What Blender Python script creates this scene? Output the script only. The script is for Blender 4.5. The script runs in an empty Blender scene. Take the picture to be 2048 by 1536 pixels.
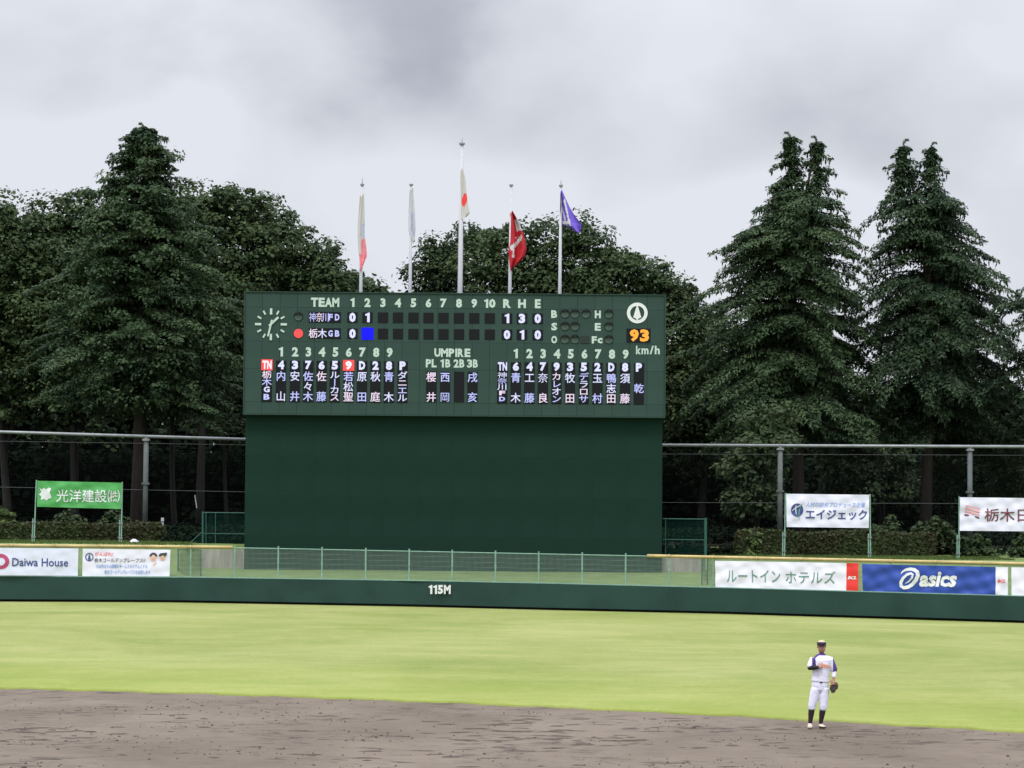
import bpy, bmesh, math, random
import numpy as np
from mathutils import Vector, Matrix

random.seed(11)
RNG = np.random.default_rng(11)
R = math.radians
SC = bpy.context.scene
COL = SC.collection

# ------------------------------------------------------------------ camera
FPX = 5870.0                      # focal length in pixels of the 2048 wide photo
CAM_H = 4.32
PITCH = math.atan(254 / FPX)
ROLL = 0.0080
cd = bpy.data.cameras.new('camera')
cam = bpy.data.objects.new('camera', cd)
COL.objects.link(cam)
_r0 = Vector((1, 0, 0)); FW = Vector((0, math.cos(PITCH), math.sin(PITCH)))
_u0 = _r0.cross(FW)
RT = _r0 * math.cos(ROLL) + _u0 * math.sin(ROLL)
UP = _u0 * math.cos(ROLL) - _r0 * math.sin(ROLL)
CAMP = Vector((0, 0, CAM_H))
M4 = Matrix((RT, UP, -FW)).transposed().to_4x4()
M4.translation = CAMP
cam.matrix_world = M4
cd.sensor_width = 36
cd.lens = FPX / 2048 * 36
cd.clip_start = 0.5
cd.clip_end = 6000
SC.camera = cam

def at(px, py, Y):
    """photo pixel -> point of the place at depth Y"""
    d = FW + RT * ((px - 1024) / FPX) + UP * (-(py - 768) / FPX)
    return CAMP + d * (Y / d.y)

# ------------------------------------------------------------------ sky, sun, exposure
SUN_EL, SUN_AZ = R(62), R(200)        # high, behind the stand, a little to the left
w = bpy.data.worlds.new('World'); SC.world = w; w.use_nodes = True
nt = w.node_tree; nt.nodes.clear()
def N(t, kind, **kw):
    n = t.nodes.new(kind)
    for k, v in kw.items():
        setattr(n, k, v)
    return n
def ramp(n, stops, interp='LINEAR'):
    cr = n.color_ramp; cr.interpolation = interp
    while len(cr.elements) > 1: cr.elements.remove(cr.elements[-1])
    cr.elements[0].position = stops[0][0]; cr.elements[0].color = stops[0][1]
    for p, c in stops[1:]:
        e = cr.elements.new(p); e.color = c
out = N(nt, 'ShaderNodeOutputWorld')
sky = N(nt, 'ShaderNodeTexSky', sky_type='NISHITA', sun_disc=False, sun_elevation=SUN_EL, sun_rotation=SUN_AZ)
bg1 = N(nt, 'ShaderNodeBackground'); bg1.inputs[1].default_value = 0.1
nt.links.new(sky.outputs[0], bg1.inputs[0])
tc = N(nt, 'ShaderNodeTexCoord')
sep = N(nt, 'ShaderNodeSeparateXYZ'); nt.links.new(tc.outputs['Generated'], sep.inputs[0])
def cloud_noise(sx, sz, scale, detail, off, dist=0.4):
    mp = N(nt, 'ShaderNodeMapping'); mp.inputs['Scale'].default_value = (sx, sx, sz); mp.inputs['Location'].default_value = off
    nt.links.new(tc.outputs['Generated'], mp.inputs[0])
    nz = N(nt, 'ShaderNodeTexNoise'); nz.inputs['Scale'].default_value = scale
    nz.inputs['Detail'].default_value = detail; nz.inputs['Roughness'].default_value = .48; nz.inputs['Distortion'].default_value = dist
    nt.links.new(mp.outputs[0], nz.inputs[0]); return nz
def math_n(op, a, b=None, clamp=False):
    m = N(nt, 'ShaderNodeMath', operation=op); m.use_clamp = clamp
    for i, v in enumerate((a, b)):
        if v is None: continue
        if isinstance(v, (int, float)): m.inputs[i].default_value = v
        else: nt.links.new(v, m.inputs[i])
    return m.outputs[0]
n1 = cloud_noise(1, 1.5, 7.0, 2, (0.35, 0, 0.1), .3)
n2 = cloud_noise(1, 1.5, 16.0, 6, (3.1, 2, 0.7), .12)
mixn = math_n('ADD', math_n('MULTIPLY', n1.outputs[0], .72), math_n('MULTIPLY', n2.outputs[0], .28))
# cloud base gets darker above the bright band near the horizon, brightened overhead, out of view, to light the field
hgt = N(nt, 'ShaderNodeMapRange'); hgt.inputs[1].default_value = 0.055; hgt.inputs[2].default_value = 0.19; nt.links.new(sep.outputs[2], hgt.inputs[0])
def bank_of_cloud(px, py, r, sq):
    # a darker patch of cloud base around one direction of the sky, edge broken up by the noise
    d = (FW + RT * ((px - 1024) / FPX) + UP * (-(py - 768) / FPX)).normalized()
    v = N(nt, 'ShaderNodeVectorMath', operation='SUBTRACT'); nt.links.new(tc.outputs['Generated'], v.inputs[0]); v.inputs[1].default_value = d
    m_ = N(nt, 'ShaderNodeVectorMath', operation='MULTIPLY'); nt.links.new(v.outputs[0], m_.inputs[0]); m_.inputs[1].default_value = (1 / r, 1 / r, sq / r)
    l = N(nt, 'ShaderNodeVectorMath', operation='LENGTH'); nt.links.new(m_.outputs[0], l.inputs[0])
    q = math_n('ADD', l.outputs['Value'], math_n('MULTIPLY', math_n('SUBTRACT', n2.outputs[0], .5), 1.3))
    mr = N(nt, 'ShaderNodeMapRange', interpolation_type='SMOOTHERSTEP'); nt.links.new(q, mr.inputs[0]); mr.inputs[1].default_value = 1.5; mr.inputs[2].default_value = .0
    return mr.outputs[0]
patch = math_n('ADD', math_n('MULTIPLY', bank_of_cloud(640, 10, .075, 2.2), .15), math_n('MULTIPLY', bank_of_cloud(900, 230, .05, 2.2), .06))
patch = math_n('ADD', patch, math_n('MULTIPLY', bank_of_cloud(1880, 250, .06, 3.0), .05))
patch = math_n('ADD', patch, math_n('MULTIPLY', bank_of_cloud(60, 130, .05, 3.0), .06))
thr = math_n('SUBTRACT', math_n('SUBTRACT', mixn, math_n('MULTIPLY', hgt.outputs[0], .15)), patch)
cr = N(nt, 'ShaderNodeValToRGB')
ramp(cr, [(0.06, (.29, .30, .35, 1)), (0.22, (.40, .415, .475, 1)), (0.33, (.53, .555, .605, 1)), (0.44, (.635, .655, .71, 1))], 'LINEAR')
nt.links.new(thr, cr.inputs[0])
zen = N(nt, 'ShaderNodeMapRange'); zen.inputs[1].default_value = 0.16; zen.inputs[2].default_value = 0.85
zen.inputs[3].default_value = 1.0; zen.inputs[4].default_value = 3.8; nt.links.new(sep.outputs[2], zen.inputs[0])
bg2 = N(nt, 'ShaderNodeBackground'); nt.links.new(cr.outputs[0], bg2.inputs[0]); nt.links.new(zen.outputs[0], bg2.inputs[1])
mx = N(nt, 'ShaderNodeMixShader'); mx.inputs[0].default_value = .97
nt.links.new(bg1.outputs[0], mx.inputs[1]); nt.links.new(bg2.outputs[0], mx.inputs[2]); nt.links.new(mx.outputs[0], out.inputs[0])

ld = bpy.data.lights.new('sun', 'SUN'); ld.energy = 1.5; ld.angle = R(11); ld.color = (1, .96, .9)
sun = bpy.data.objects.new('sun', ld); COL.objects.link(sun)
sd = Vector((math.sin(SUN_AZ) * math.cos(SUN_EL), math.cos(SUN_AZ) * math.cos(SUN_EL), math.sin(SUN_EL)))
sun.rotation_euler = sd.to_track_quat('Z', 'Y').to_euler(); sun.location = (0, -40, 60)
SC.view_settings.view_transform = 'Standard'; SC.view_settings.look = 'None'
SC.view_settings.exposure = 0.28; SC.view_settings.gamma = 1; SC.view_settings.use_curve_mapping = False
SC.render.film_transparent = False
SC.cycles.max_bounces = 6; SC.cycles.diffuse_bounces = 3

# ------------------------------------------------------------------ materials
MATS = {}
def mat(name, col, rough=.7, var=0.0, scale=4.0, bump=0.0, bscale=30.0, metal=0.0, emit=None, spec=.4, rand=0.0, stretch=(1, 1, 1), col2=None, detail=4, trans=0.0):
    if name in MATS: return MATS[name]
    m = bpy.data.materials.new(name); m.use_nodes = True; t = m.node_tree
    b = t.nodes['Principled BSDF']; b.inputs['Roughness'].default_value = rough; b.inputs['Metallic'].default_value = metal
    b.inputs['Specular IOR Level'].default_value = spec
    tc_ = N(t, 'ShaderNodeTexCoord'); mp = N(t, 'ShaderNodeMapping'); mp.inputs['Scale'].default_value = stretch
    t.links.new(tc_.outputs['Object'], mp.inputs[0])
    nz = N(t, 'ShaderNodeTexNoise'); nz.inputs['Scale'].default_value = scale; nz.inputs['Detail'].default_value = detail
    t.links.new(mp.outputs[0], nz.inputs[0])
    c2 = col2 or tuple(min(1, c * (1 + var)) for c in col); c1 = col if col2 else tuple(c * (1 - var) for c in col)
    cr_ = N(t, 'ShaderNodeValToRGB'); ramp(cr_, [(.32, (*c1, 1)), (.68, (*c2, 1))]); t.links.new(nz.outputs[0], cr_.inputs[0])
    src = cr_.outputs[0]
    if rand:
        oi = N(t, 'ShaderNodeObjectInfo'); mr = N(t, 'ShaderNodeMapRange'); mr.inputs[3].default_value = 1 - rand; mr.inputs[4].default_value = 1 + rand
        t.links.new(oi.outputs['Random'], mr.inputs[0])
        hs = N(t, 'ShaderNodeHueSaturation'); t.links.new(mr.outputs[0], hs.inputs['Value']); t.links.new(src, hs.inputs['Color']); src = hs.outputs[0]
    t.links.new(src, b.inputs['Base Color'])
    if emit:
        b.inputs['Emission Color'].default_value = (*emit[0], 1); b.inputs['Emission Strength'].default_value = emit[1]
    if bump:
        n3 = N(t, 'ShaderNodeTexNoise'); n3.inputs['Scale'].default_value = bscale; n3.inputs['Detail'].default_value = 5
        t.links.new(mp.outputs[0], n3.inputs[0])
        bp = N(t, 'ShaderNodeBump'); bp.inputs['Strength'].default_value = bump; bp.inputs['Distance'].default_value = .05
        t.links.new(n3.outputs[0], bp.inputs['Height']); t.links.new(bp.outputs[0], b.inputs['Normal'])
    MATS[name] = m; return m

def leaf_mat(name, c1, c2, scale=.5, tr=.25, spec=.13):
    """foliage: two greens in patches plus a leaf-by-leaf change, a little light passing through"""
    if name in MATS: return MATS[name]
    m = bpy.data.materials.new(name); m.use_nodes = True; t = m.node_tree; t.nodes.clear()
    o = N(t, 'ShaderNodeOutputMaterial'); d = N(t, 'ShaderNodeBsdfPrincipled'); d.inputs['Roughness'].default_value = .62
    d.inputs['Specular IOR Level'].default_value = spec
    tl = N(t, 'ShaderNodeBsdfTranslucent'); mxs = N(t, 'ShaderNodeMixShader'); mxs.inputs[0].default_value = tr
    tc_ = N(t, 'ShaderNodeTexCoord'); nz = N(t, 'ShaderNodeTexNoise'); nz.inputs['Scale'].default_value = scale; nz.inputs['Detail'].default_value = 6; nz.inputs['Roughness'].default_value = .7
    t.links.new(tc_.outputs['Object'], nz.inputs[0])
    cr_ = N(t, 'ShaderNodeValToRGB'); ramp(cr_, [(.35, (*c1, 1)), (.65, (*c2, 1))]); t.links.new(nz.outputs[0], cr_.inputs[0])
    t.links.new(cr_.outputs[0], d.inputs['Base Color']); t.links.new(cr_.outputs[0], tl.inputs[0])
    t.links.new(d.outputs[0], mxs.inputs[1]); t.links.new(tl.outputs[0], mxs.inputs[2]); t.links.new(mxs.outputs[0], o.inputs[0])
    MATS[name] = m; return m

G_BOARD = mat('board_green_paint', (.030, .060, .050), .6, .08, .6, .05, 20, rand=.05, spec=.15)
G_BOARD_JOINT = mat('board_joint', (.012, .034, .027), .8)
G_LOW = mat('dark_green_paint', (.0105, .031, .0225), .8, .12, .35, .05, 14, spec=.06)
G_WALL = mat('wall_green_pad', (.021, .051, .044), .6, .16, .5, .15, 4, spec=.12)
G_STEEL = mat('green_steel', (.02, .09, .068), .5)
G_PALE = mat('pale_green_steel', (.20, .34, .27), .5, .15, 6)
G_MESH = mat('mesh_wire_green', (.20, .27, .235), .5)
G_TEAL = mat('teal_mesh', (.006, .040, .032), .7, spec=.1)
NET = mat('net_cord', (.01, .014, .012), .9)
GALV = mat('galvanised_steel', (.22, .235, .24), .5, .15, 3, metal=.35)
GALV_D = mat('dull_galvanised_post', (.085, .10, .098), .7, .2, 2)
WHITE_P = mat('white_painted_pole', (.43, .43, .47), .5, .02, 3)
LETTER = mat('painted_numeral', (.46, .56, .50), .6, .04, 9)
WHITE_L = mat('white_lettering', (.66, .68, .68), .6, .03, 9)
BLACK_D = mat('display_black', (.004, .005, .007), .6, .2, 30, spec=.2)
LED_W = mat('led_white', (.12, .12, .14), .6, emit=((.66, .69, .98), .80))
LED_L = mat('led_lavender', (.12, .12, .14), .6, emit=((.44, .48, .95), .82))
LED_P = mat('led_warm_white', (.12, .12, .14), .6, emit=((.85, .68, .85), .76))
LED_R = mat('led_red', (.2, .02, .02), .6, emit=((1.0, .06, .06), .9))
LED_PK = mat('led_pink', (.5, .3, .3), .6, emit=((1.0, .55, .66), .95))
LED_B = mat('led_blue', (.0, .0, .1), .9, emit=((.0, .0, 1.0), 1.0))
LED_O = mat('led_amber', (.3, .1, .01), .6, emit=((1.0, .36, .03), .82))
LAMP_OFF = mat('unlit_lamp_lens', (.065, .105, .090), .35)
HOOD = mat('hood_with_shade', (.004, .006, .006), .8)
YEL = mat('yellow_rail_pad', (.46, .35, .15), .55, .12, 3, .1, 20)
CONC = mat('concrete', (.31, .285, .25), .9, .30, 1.6, .3, 12, stretch=(2.5, 1, .35))
BASE_BLK = mat('base_with_shadow', (.008, .009, .009), .9)  # shadow line under the padding is put into the base colour
CLOTH_W = mat('white_vinyl', (.73, .72, .84), .5, .02, 2)
CLOTH_L = mat('lavender_white_vinyl', (.66, .68, .84), .5, .02, 2)
CLOTH_G = mat('green_vinyl', (.075, .34, .09), .5, .06, 2)
CLOTH_B = mat('blue_vinyl', (.025, .065, .34), .45, .12, 2)
CLOTH_R = mat('red_vinyl', (.70, .035, .03), .5, .06, 2)
INK_G = mat('green_ink', (.10, .25, .19), .6)
INK_N = mat('navy_ink', (.045, .07, .22), .6)
INK_B = mat('blue_ink', (.16, .30, .66), .6)
INK_K = mat('black_ink', (.05, .05, .07), .6)
INK_R = mat('red_ink', (.75, .10, .09), .6)
INK_PK = mat('pink_ink', (.72, .36, .36), .6)
INK_M = mat('maroon_ink', (.17, .05, .06), .6)
INK_C = mat('crimson_ink', (.42, .05, .14), .6)
INK_S = mat('skin_ink', (.75, .5, .4), .6)
BARK = mat('bark', (.046, .036, .029), .95, .3, 5, .6, 14, stretch=(1, 1, .25))
L_DEEP = leaf_mat('leaves_with_shade', (.005, .009, .006), (.012, .020, .012), .5, .1, 0.0)  # shade of the deep wood is put into this leaf colour
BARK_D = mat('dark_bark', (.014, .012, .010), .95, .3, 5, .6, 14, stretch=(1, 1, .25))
L_CEDAR = leaf_mat('cedar_needles', (.024, .049, .025), (.080, .122, .054), .6)
L_CEDAR2 = leaf_mat('cedar_needles_dark', (.020, .043, .024), (.066, .103, .050), .6)
L_BROAD = leaf_mat('broad_leaves', (.021, .043, .018), (.082, .116, .046), .55)
L_BROAD2 = leaf_mat('oak_leaves', (.015, .032, .014), (.060, .088, .034), .55)
L_UNDER = leaf_mat('understory_leaves', (.026, .046, .020), (.064, .090, .038), .4)
L_HEDGE = leaf_mat('hedge_leaves', (.042, .036, .020), (.052, .078, .028), .8)
L_BUSH = leaf_mat('bright_bush_leaves', (.05, .08, .025), (.11, .15, .05), .9)

# ------------------------------------------------------------------ object helpers
def prop(o, label=None, cat=None, group=None, kind=None):
    if label: o['label'] = label
    if cat: o['category'] = cat
    if group: o['group'] = group
    if kind: o['kind'] = kind
    return o
def empty(name, loc, label=None, cat=None, group=None):
    o = bpy.data.objects.new(name, None); COL.objects.link(o); o.location = loc
    o.empty_display_size = .2
    return prop(o, label, cat, group)
def link(name, me, parent=None, loc=(0, 0, 0)):
    o = bpy.data.objects.new(name, me); COL.objects.link(o); o.location = loc
    if parent is not None: o.parent = parent
    return o
def wloc(o):
    v = Vector((0, 0, 0))
    while o is not None:
        v = v + o.location; o = o.parent
    return v

class MB:
    """collects boxes, tubes and sheets given in world coordinates; build() links one mesh"""
    def __init__(s): s.v = []; s.f = []; s.m = []
    def add(s, vs, fs, mi=0):
        b = len(s.v); s.v += [tuple(v) for v in vs]; s.f += [tuple(i + b for i in f) for f in fs]; s.m += [mi] * len(fs); return s
    def hexa(s, p, mi=0):
        return s.add(p, [(0, 3, 2, 1), (4, 5, 6, 7), (0, 1, 5, 4), (1, 2, 6, 5), (2, 3, 7, 6), (3, 0, 4, 7)], mi)
    def box(s, x0, x1, y0, y1, z0, z1, mi=0):
        return s.hexa([(x0, y0, z0), (x1, y0, z0), (x1, y1, z0), (x0, y1, z0), (x0, y0, z1), (x1, y0, z1), (x1, y1, z1), (x0, y1, z1)], mi)
    def tube(s, pts, rad, n=8, mi=0, cap=True):
        pts = [Vector(p) for p in pts]
        if not isinstance(rad, (list, tuple)): rad = [rad] * len(pts)
        vs = []; fs = []
        for i, p in enumerate(pts):
            d = (pts[min(i + 1, len(pts) - 1)] - pts[max(i - 1, 0)]).normalized()
            a = d.cross(Vector((0, 1, 0)) if abs(d.y) < .9 else Vector((1, 0, 0))).normalized(); b = d.cross(a)
            for k in range(n):
                t = 2 * math.pi * k / n
                vs.append(p + (a * math.cos(t) + b * math.sin(t)) * rad[i])
        for i in range(len(pts) - 1):
            for k in range(n):
                k2 = (k + 1) % n
                fs.append((i * n + k, i * n + k2, (i + 1) * n + k2, (i + 1) * n + k))
        if cap:
            fs.append(tuple(range(n))[::-1]); fs.append(tuple((len(pts) - 1) * n + k for k in range(n)))
        return s.add(vs, fs, mi)
    def disc(s, c, r, y0, y1, n=24, r_in=0, mi=0):
        """disc or ring facing -Y, from depth y0 to y1"""
        vs = []
        for y in (y0, y1):
            for k in range(n):
                t = 2 * math.pi * k / n; vs.append((c[0] + r * math.cos(t), y, c[2] + r * math.sin(t)))
        if not r_in:
            fs = [tuple(range(n)), tuple(range(2 * n - 1, n - 1, -1))] + [(k, k + n, (k + 1) % n + n, (k + 1) % n) for k in range(n)]
            return s.add(vs, fs, mi)
        for y in (y0, y1):
            for k in range(n):
                t = 2 * math.pi * k / n; vs.append((c[0] + r_in * math.cos(t), y, c[2] + r_in * math.sin(t)))
        fs = []
        for k in range(n):
            j = (k + 1) % n
            fs += [(k, j, 2 * n + j, 2 * n + k), (n + k, 3 * n + k, 3 * n + j, n + j), (k, n + k, n + j, j), (2 * n + k, 2 * n + j, 3 * n + j, 3 * n + k)]
        return s.add(vs, fs, mi)
    def poly(s, pts, y0, y1, mi=0):
        n = len(pts)
        vs = [(p[0], y0, p[1]) for p in pts] + [(p[0], y1, p[1]) for p in pts]
        fs = [tuple(range(n)), tuple(range(2 * n - 1, n - 1, -1))] + [(k, k + n, (k + 1) % n + n, (k + 1) % n) for k in range(n)]
        return s.add(vs, fs, mi)
    def mesh(s, name, mats, off=Vector((0, 0, 0)), smooth=False):
        me = bpy.data.meshes.new(name)
        me.from_pydata([(v[0] - off[0], v[1] - off[1], v[2] - off[2]) for v in s.v], [], s.f)
        for m in (mats if isinstance(mats, (list, tuple)) else [mats]): me.materials.append(m)
        me.polygons.foreach_set('material_index', s.m)
        if smooth: me.polygons.foreach_set('use_smooth', [True] * len(s.f))
        me.update(); return me
    def build(s, name, mats, parent=None, smooth=False, loc=None):
        off = wloc(parent) if parent is not None else Vector(loc or (0, 0, 0))
        return link(name, s.mesh(name, mats, off, smooth), parent, (0, 0, 0) if parent is not None else off)

def np_mesh(name, V, F, mat_, off=(0, 0, 0), midx=None, mats=None):
    V = np.asarray(V, dtype=np.float32) - np.array(off, dtype=np.float32)
    me = bpy.data.meshes.new(name); nf, k = F.shape
    me.vertices.add(len(V)); me.vertices.foreach_set('co', V.ravel())
    me.loops.add(nf * k); me.loops.foreach_set('vertex_index', F.ravel().astype(np.int32))
    me.polygons.add(nf); me.polygons.foreach_set('loop_start', np.arange(0, nf * k, k, dtype=np.int32))
    me.polygons.foreach_set('loop_total', np.full(nf, k, dtype=np.int32))
    for m in (mats or [mat_]): me.materials.append(m)
    if midx is not None: me.polygons.foreach_set('material_index', midx.astype(np.int32))
    me.update(calc_edges=True); return me

# ------------------------------------------------------------------ lettering
_gl = {}
def glyph(ch, bold=.02, shear=0.0):
    k = (ch, bold, shear)
    if k in _gl: return _gl[k]
    if ch == '1':
        P = [(-.20, .50), (-.20, .62), (-.06, .66), (.0, .72), (.12, .72), (.12, 0), (-.06, 0), (-.06, .50)]
        _gl[k] = (P, [(7, 6, 5, 4), (7, 4, 3, 2), (7, 2, 1, 0)], (-.20, .12, 0, .72)); return _gl[k]
    c = bpy.data.curves.new('glyph', 'FONT'); c.body = ch; c.align_x = 'CENTER'; c.offset = bold; c.shear = shear; c.resolution_u = 2
    o = bpy.data.objects.new('glyph', c); COL.objects.link(o)
    dg = bpy.context.evaluated_depsgraph_get(); me = bpy.data.meshes.new_from_object(o.evaluated_get(dg))
    bpy.data.objects.remove(o); bpy.data.curves.remove(c)
    vs = [(v.co.x, v.co.y) for v in me.vertices]; fs = [tuple(p.vertices) for p in me.polygons]
    xs = [v[0] for v in vs]; ys = [v[1] for v in vs]
    bpy.data.meshes.remove(me)
    _gl[k] = (vs, fs, (min(xs), max(xs), min(ys), max(ys))); return _gl[k]
_gm = {}
def glyph_mesh(ch, m, w, h, bold=.02, mode='box', rot=False, name='numeral'):
    """one character as flat print in the XZ plane, centred on its origin. mode box: its own outline is w x h; em: the CJK square is w x h"""
    key = (ch, m.name, round(w, 3), round(h, 3), bold, mode, rot)
    if key in _gm: return _gm[key]
    vs, fs, bb = glyph(ch, 0 if ch in '岡神奈' else bold)
    if mode == 'box':
        cx, cy, ww, hh = (bb[0] + bb[1]) / 2, (bb[2] + bb[3]) / 2, bb[1] - bb[0], bb[3] - bb[2]
    else:
        cx, cy, ww, hh = 0, .38, 1.0, 1.0
    P = [((x - cx) / ww, (y - cy) / hh) for x, y in vs]
    if rot: P = [(y, -x) for x, y in P]
    me = bpy.data.meshes.new(name); me.from_pydata([(x * w, 0, y * h) for x, y in P], [], fs); me.materials.append(m)
    me.update(); _gm[key] = me; return me

# ------------------------------------------------------------------ terrain
def lerp(a, b, t): return a + (b - a) * t
def sstep(a, b, x):
    t = min(1, max(0, (x - a) / (b - a))); return t * t * (3 - 2 * t)
# wall line: photo x, top y, bottom y, depth
WALL = [(-700, 1148, 1202, 128), (-300, 1150, 1203, 132), (0, 1152.5, 1204, 134), (340, 1153.8, 1205.5, 135), (840, 1161, 1214.5, 135.2), (1100, 1166.5, 1221, 134.6),
        (1440, 1175, 1228.5, 132.6), (2048, 1192, 1247, 128), (2400, 1202, 1258, 125), (2900, 1217, 1273, 119)]
def wall_at(px):
    for a, b in zip(WALL, WALL[1:]):
        if px <= b[0]: break
    t = (px - a[0]) / (b[0] - a[0]); return [lerp(a[i], b[i], t) for i in range(4)]
WL = []
for px in range(-700, 2901, 40):
    _, yt, yb, D = wall_at(px); tp = at(px, yt, D); bt = at(px, yb, D); WL.append((bt.x, D, bt.z, tp.z))
WL.sort()
def wall_x(x):
    """depth, foot z, top z of the wall at x"""
    if x <= WL[0][0]: return WL[0][1:]
    for a, b in zip(WL, WL[1:]):
        if x <= b[0]:
            t = (x - a[0]) / (b[0] - a[0]); return tuple(lerp(a[i], b[i], t) for i in (1, 2, 3))
    return WL[-1][1:]
def field_z(x, y):
    D, zf, zt = wall_x(x); return zf * sstep(66, D - 1, y)
def edge_y(x): return 65.4 - .54 * x - .0125 * x * x if -30 < x < 22 else (65.4 + 16.2 - 11.25 + (-30 - x) * .1 if x <= -30 else 47.5 - (x - 22) * .3)
def sheet(name, xs, rows_of, m, kind='structure'):
    """rows_of(x) -> list of (y, z) with equal length"""
    vs = []; n = None
    for x in xs:
        r = rows_of(x); n = len(r); vs += [(x, y, z) for y, z in r]
    fs = [(i * n + j, (i + 1) * n + j, (i + 1) * n + j + 1, i * n + j + 1) for i in range(len(xs) - 1) for j in range(n - 1)]
    mb = MB(); mb.add(vs, fs); o = mb.build(name, m, smooth=True); prop(o, kind=kind); return o

def ground_mat(name, kind):
    m = bpy.data.materials.new(name); m.use_nodes = True; t = m.node_tree; b = t.nodes['Principled BSDF']
    b.inputs['Roughness'].default_value = .95; b.inputs['Specular IOR Level'].default_value = .15
    g = N(t, 'ShaderNodeNewGeometry')
    def nz(scale, detail=5, rough=.55, sc=(1, 1, 1), dist=0.0):
        mp = N(t, 'ShaderNodeMapping'); mp.inputs['Scale'].default_value = sc; t.links.new(g.outputs['Position'], mp.inputs[0])
        n = N(t, 'ShaderNodeTexNoise'); n.inputs['Scale'].default_value = scale; n.inputs['Detail'].default_value = detail
        n.inputs['Roughness'].default_value = rough; n.inputs['Distortion'].default_value = dist; t.links.new(mp.outputs[0], n.inputs[0]); return n.outputs[0]
    def rp(src, stops):
        c = N(t, 'ShaderNodeValToRGB'); ramp(c, stops); t.links.new(src, c.inputs[0]); return c.outputs[0]
    def mixc(f, a, c, bt='MIX'):
        x = N(t, 'ShaderNodeMix', data_type='RGBA', blend_type=bt)
        if isinstance(f, float): x.inputs[0].default_value = f
        else: t.links.new(f, x.inputs[0])
        for i, v in ((6, a), (7, c)):
            if isinstance(v, tuple): x.inputs[i].default_value = v
            else: t.links.new(v, x.inputs[i])
        return x.outputs[2]
    if kind == 'grass':
        c = rp(nz(.13, 6, .6, (1, .55, 1), .8), [(.34, (.162, .195, .046, 1)), (.5, (.222, .242, .076, 1)), (.64, (.275, .284, .112, 1))])
        c = mixc(rp(nz(1.1, 6, .68, (.5, .9, 1), .3), [(.47, (0, 0, 0, 1)), (.72, (.7, .7, .7, 1))]), c, (.155, .212, .045, 1))
        c = mixc(rp(nz(.22, 6, .65, (.6, 1.5, 1)), [(.56, (0, 0, 0, 1)), (.76, (.6, .6, .6, 1))]), c, (.115, .178, .046, 1))
        c = mixc(rp(nz(2.6, 6, .75, (.7, 1, 1)), [(.47, (0, 0, 0, 1)), (.72, (.6, .6, .6, 1))]), c, (.33, .33, .11, 1))
        c = mixc(rp(nz(9, 4, .8, (1, .35, 1)), [(.40, (0, 0, 0, 1)), (.7, (.55, .55, .55, 1))]), c, (.15, .19, .055, 1))
        c = mixc(rp(nz(.42, 6, .66, (.26, .6, 1), .6), [(.48, (0, 0, 0, 1)), (.70, (.50, .50, .50, 1))]), c, (.135, .180, .045, 1))
        c = mixc(rp(nz(.38, 6, .66, (.24, .6, 1), .5), [(.50, (0, 0, 0, 1)), (.72, (.4, .4, .4, 1))]), c, (.33, .325, .14, 1))
        # lusher turf along the watered infield edge
        sx = N(t, 'ShaderNodeSeparateXYZ'); t.links.new(g.outputs['Position'], sx.inputs[0]); mr = N(t, 'ShaderNodeMapRange')
        ad = N(t, 'ShaderNodeMath', operation='MULTIPLY_ADD'); t.links.new(sx.outputs[0], ad.inputs[0]); ad.inputs[1].default_value = .55; t.links.new(sx.outputs[1], ad.inputs[2]); t.links.new(ad.outputs[0], mr.inputs[0])
        mr.inputs[1].default_value = 82; mr.inputs[2].default_value = 66; mr.inputs[3].default_value = 0; mr.inputs[4].default_value = .55
        c = mixc(mr.outputs[0], c, mixc(.5, c, (.20, .262, .018, 1)))
        bh = nz(16, 4, .8)
    elif kind == 'bank':
        c = rp(nz(.9, 6, .65), [(.3, (.085, .13, .038, 1)), (.7, (.165, .22, .080, 1))])
        c = mixc(rp(nz(9, 3, .7), [(.4, (0, 0, 0, 1)), (.7, (.4, .4, .4, 1))]), c, (.16, .20, .08, 1)); bh = nz(16, 4, .8)
    elif kind == 'dirt':
        c = rp(nz(.30, 6, .62, (.8, .45, 1), .5), [(.34, (.108, .084, .064, 1)), (.66, (.170, .138, .109, 1))])
        c = mixc(rp(nz(2.2, 6, .65, (.75, 1, 1), .6), [(.53, (0, 0, 0, 1)), (.66, (.6, .6, .6, 1))]), c, (.092, .074, .060, 1))
        # kicked up moist spots, gathered in patches
        a = rp(nz(1.9, 5, .68, (.75, 1.15, 1), .9), [(.545, (0, 0, 0, 1)), (.60, (.85, .85, .85, 1))])
        p = rp(nz(.33, 3, .5), [(.44, (.0, 0, 0, 1)), (.56, (1, 1, 1, 1))])
        c = mixc(mixc(1.0, a, p, 'MULTIPLY'), c, (.048, .036, .030, 1))
        c = mixc(rp(nz(11, 3, .7), [(.35, (0, 0, 0, 1)), (.7, (.35, .35, .35, 1))]), c, (.175, .146, .120, 1)); bh = nz(7, 6, .8)
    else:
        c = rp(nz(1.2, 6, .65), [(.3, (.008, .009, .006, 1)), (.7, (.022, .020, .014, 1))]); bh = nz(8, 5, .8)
    t.links.new(c, b.inputs['Base Color'])
    bp = N(t, 'ShaderNodeBump'); bp.inputs['Strength'].default_value = .45; bp.inputs['Distance'].default_value = .05
    t.links.new(bh, bp.inputs['Height']); t.links.new(bp.outputs[0], b.inputs['Normal']); return m

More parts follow.
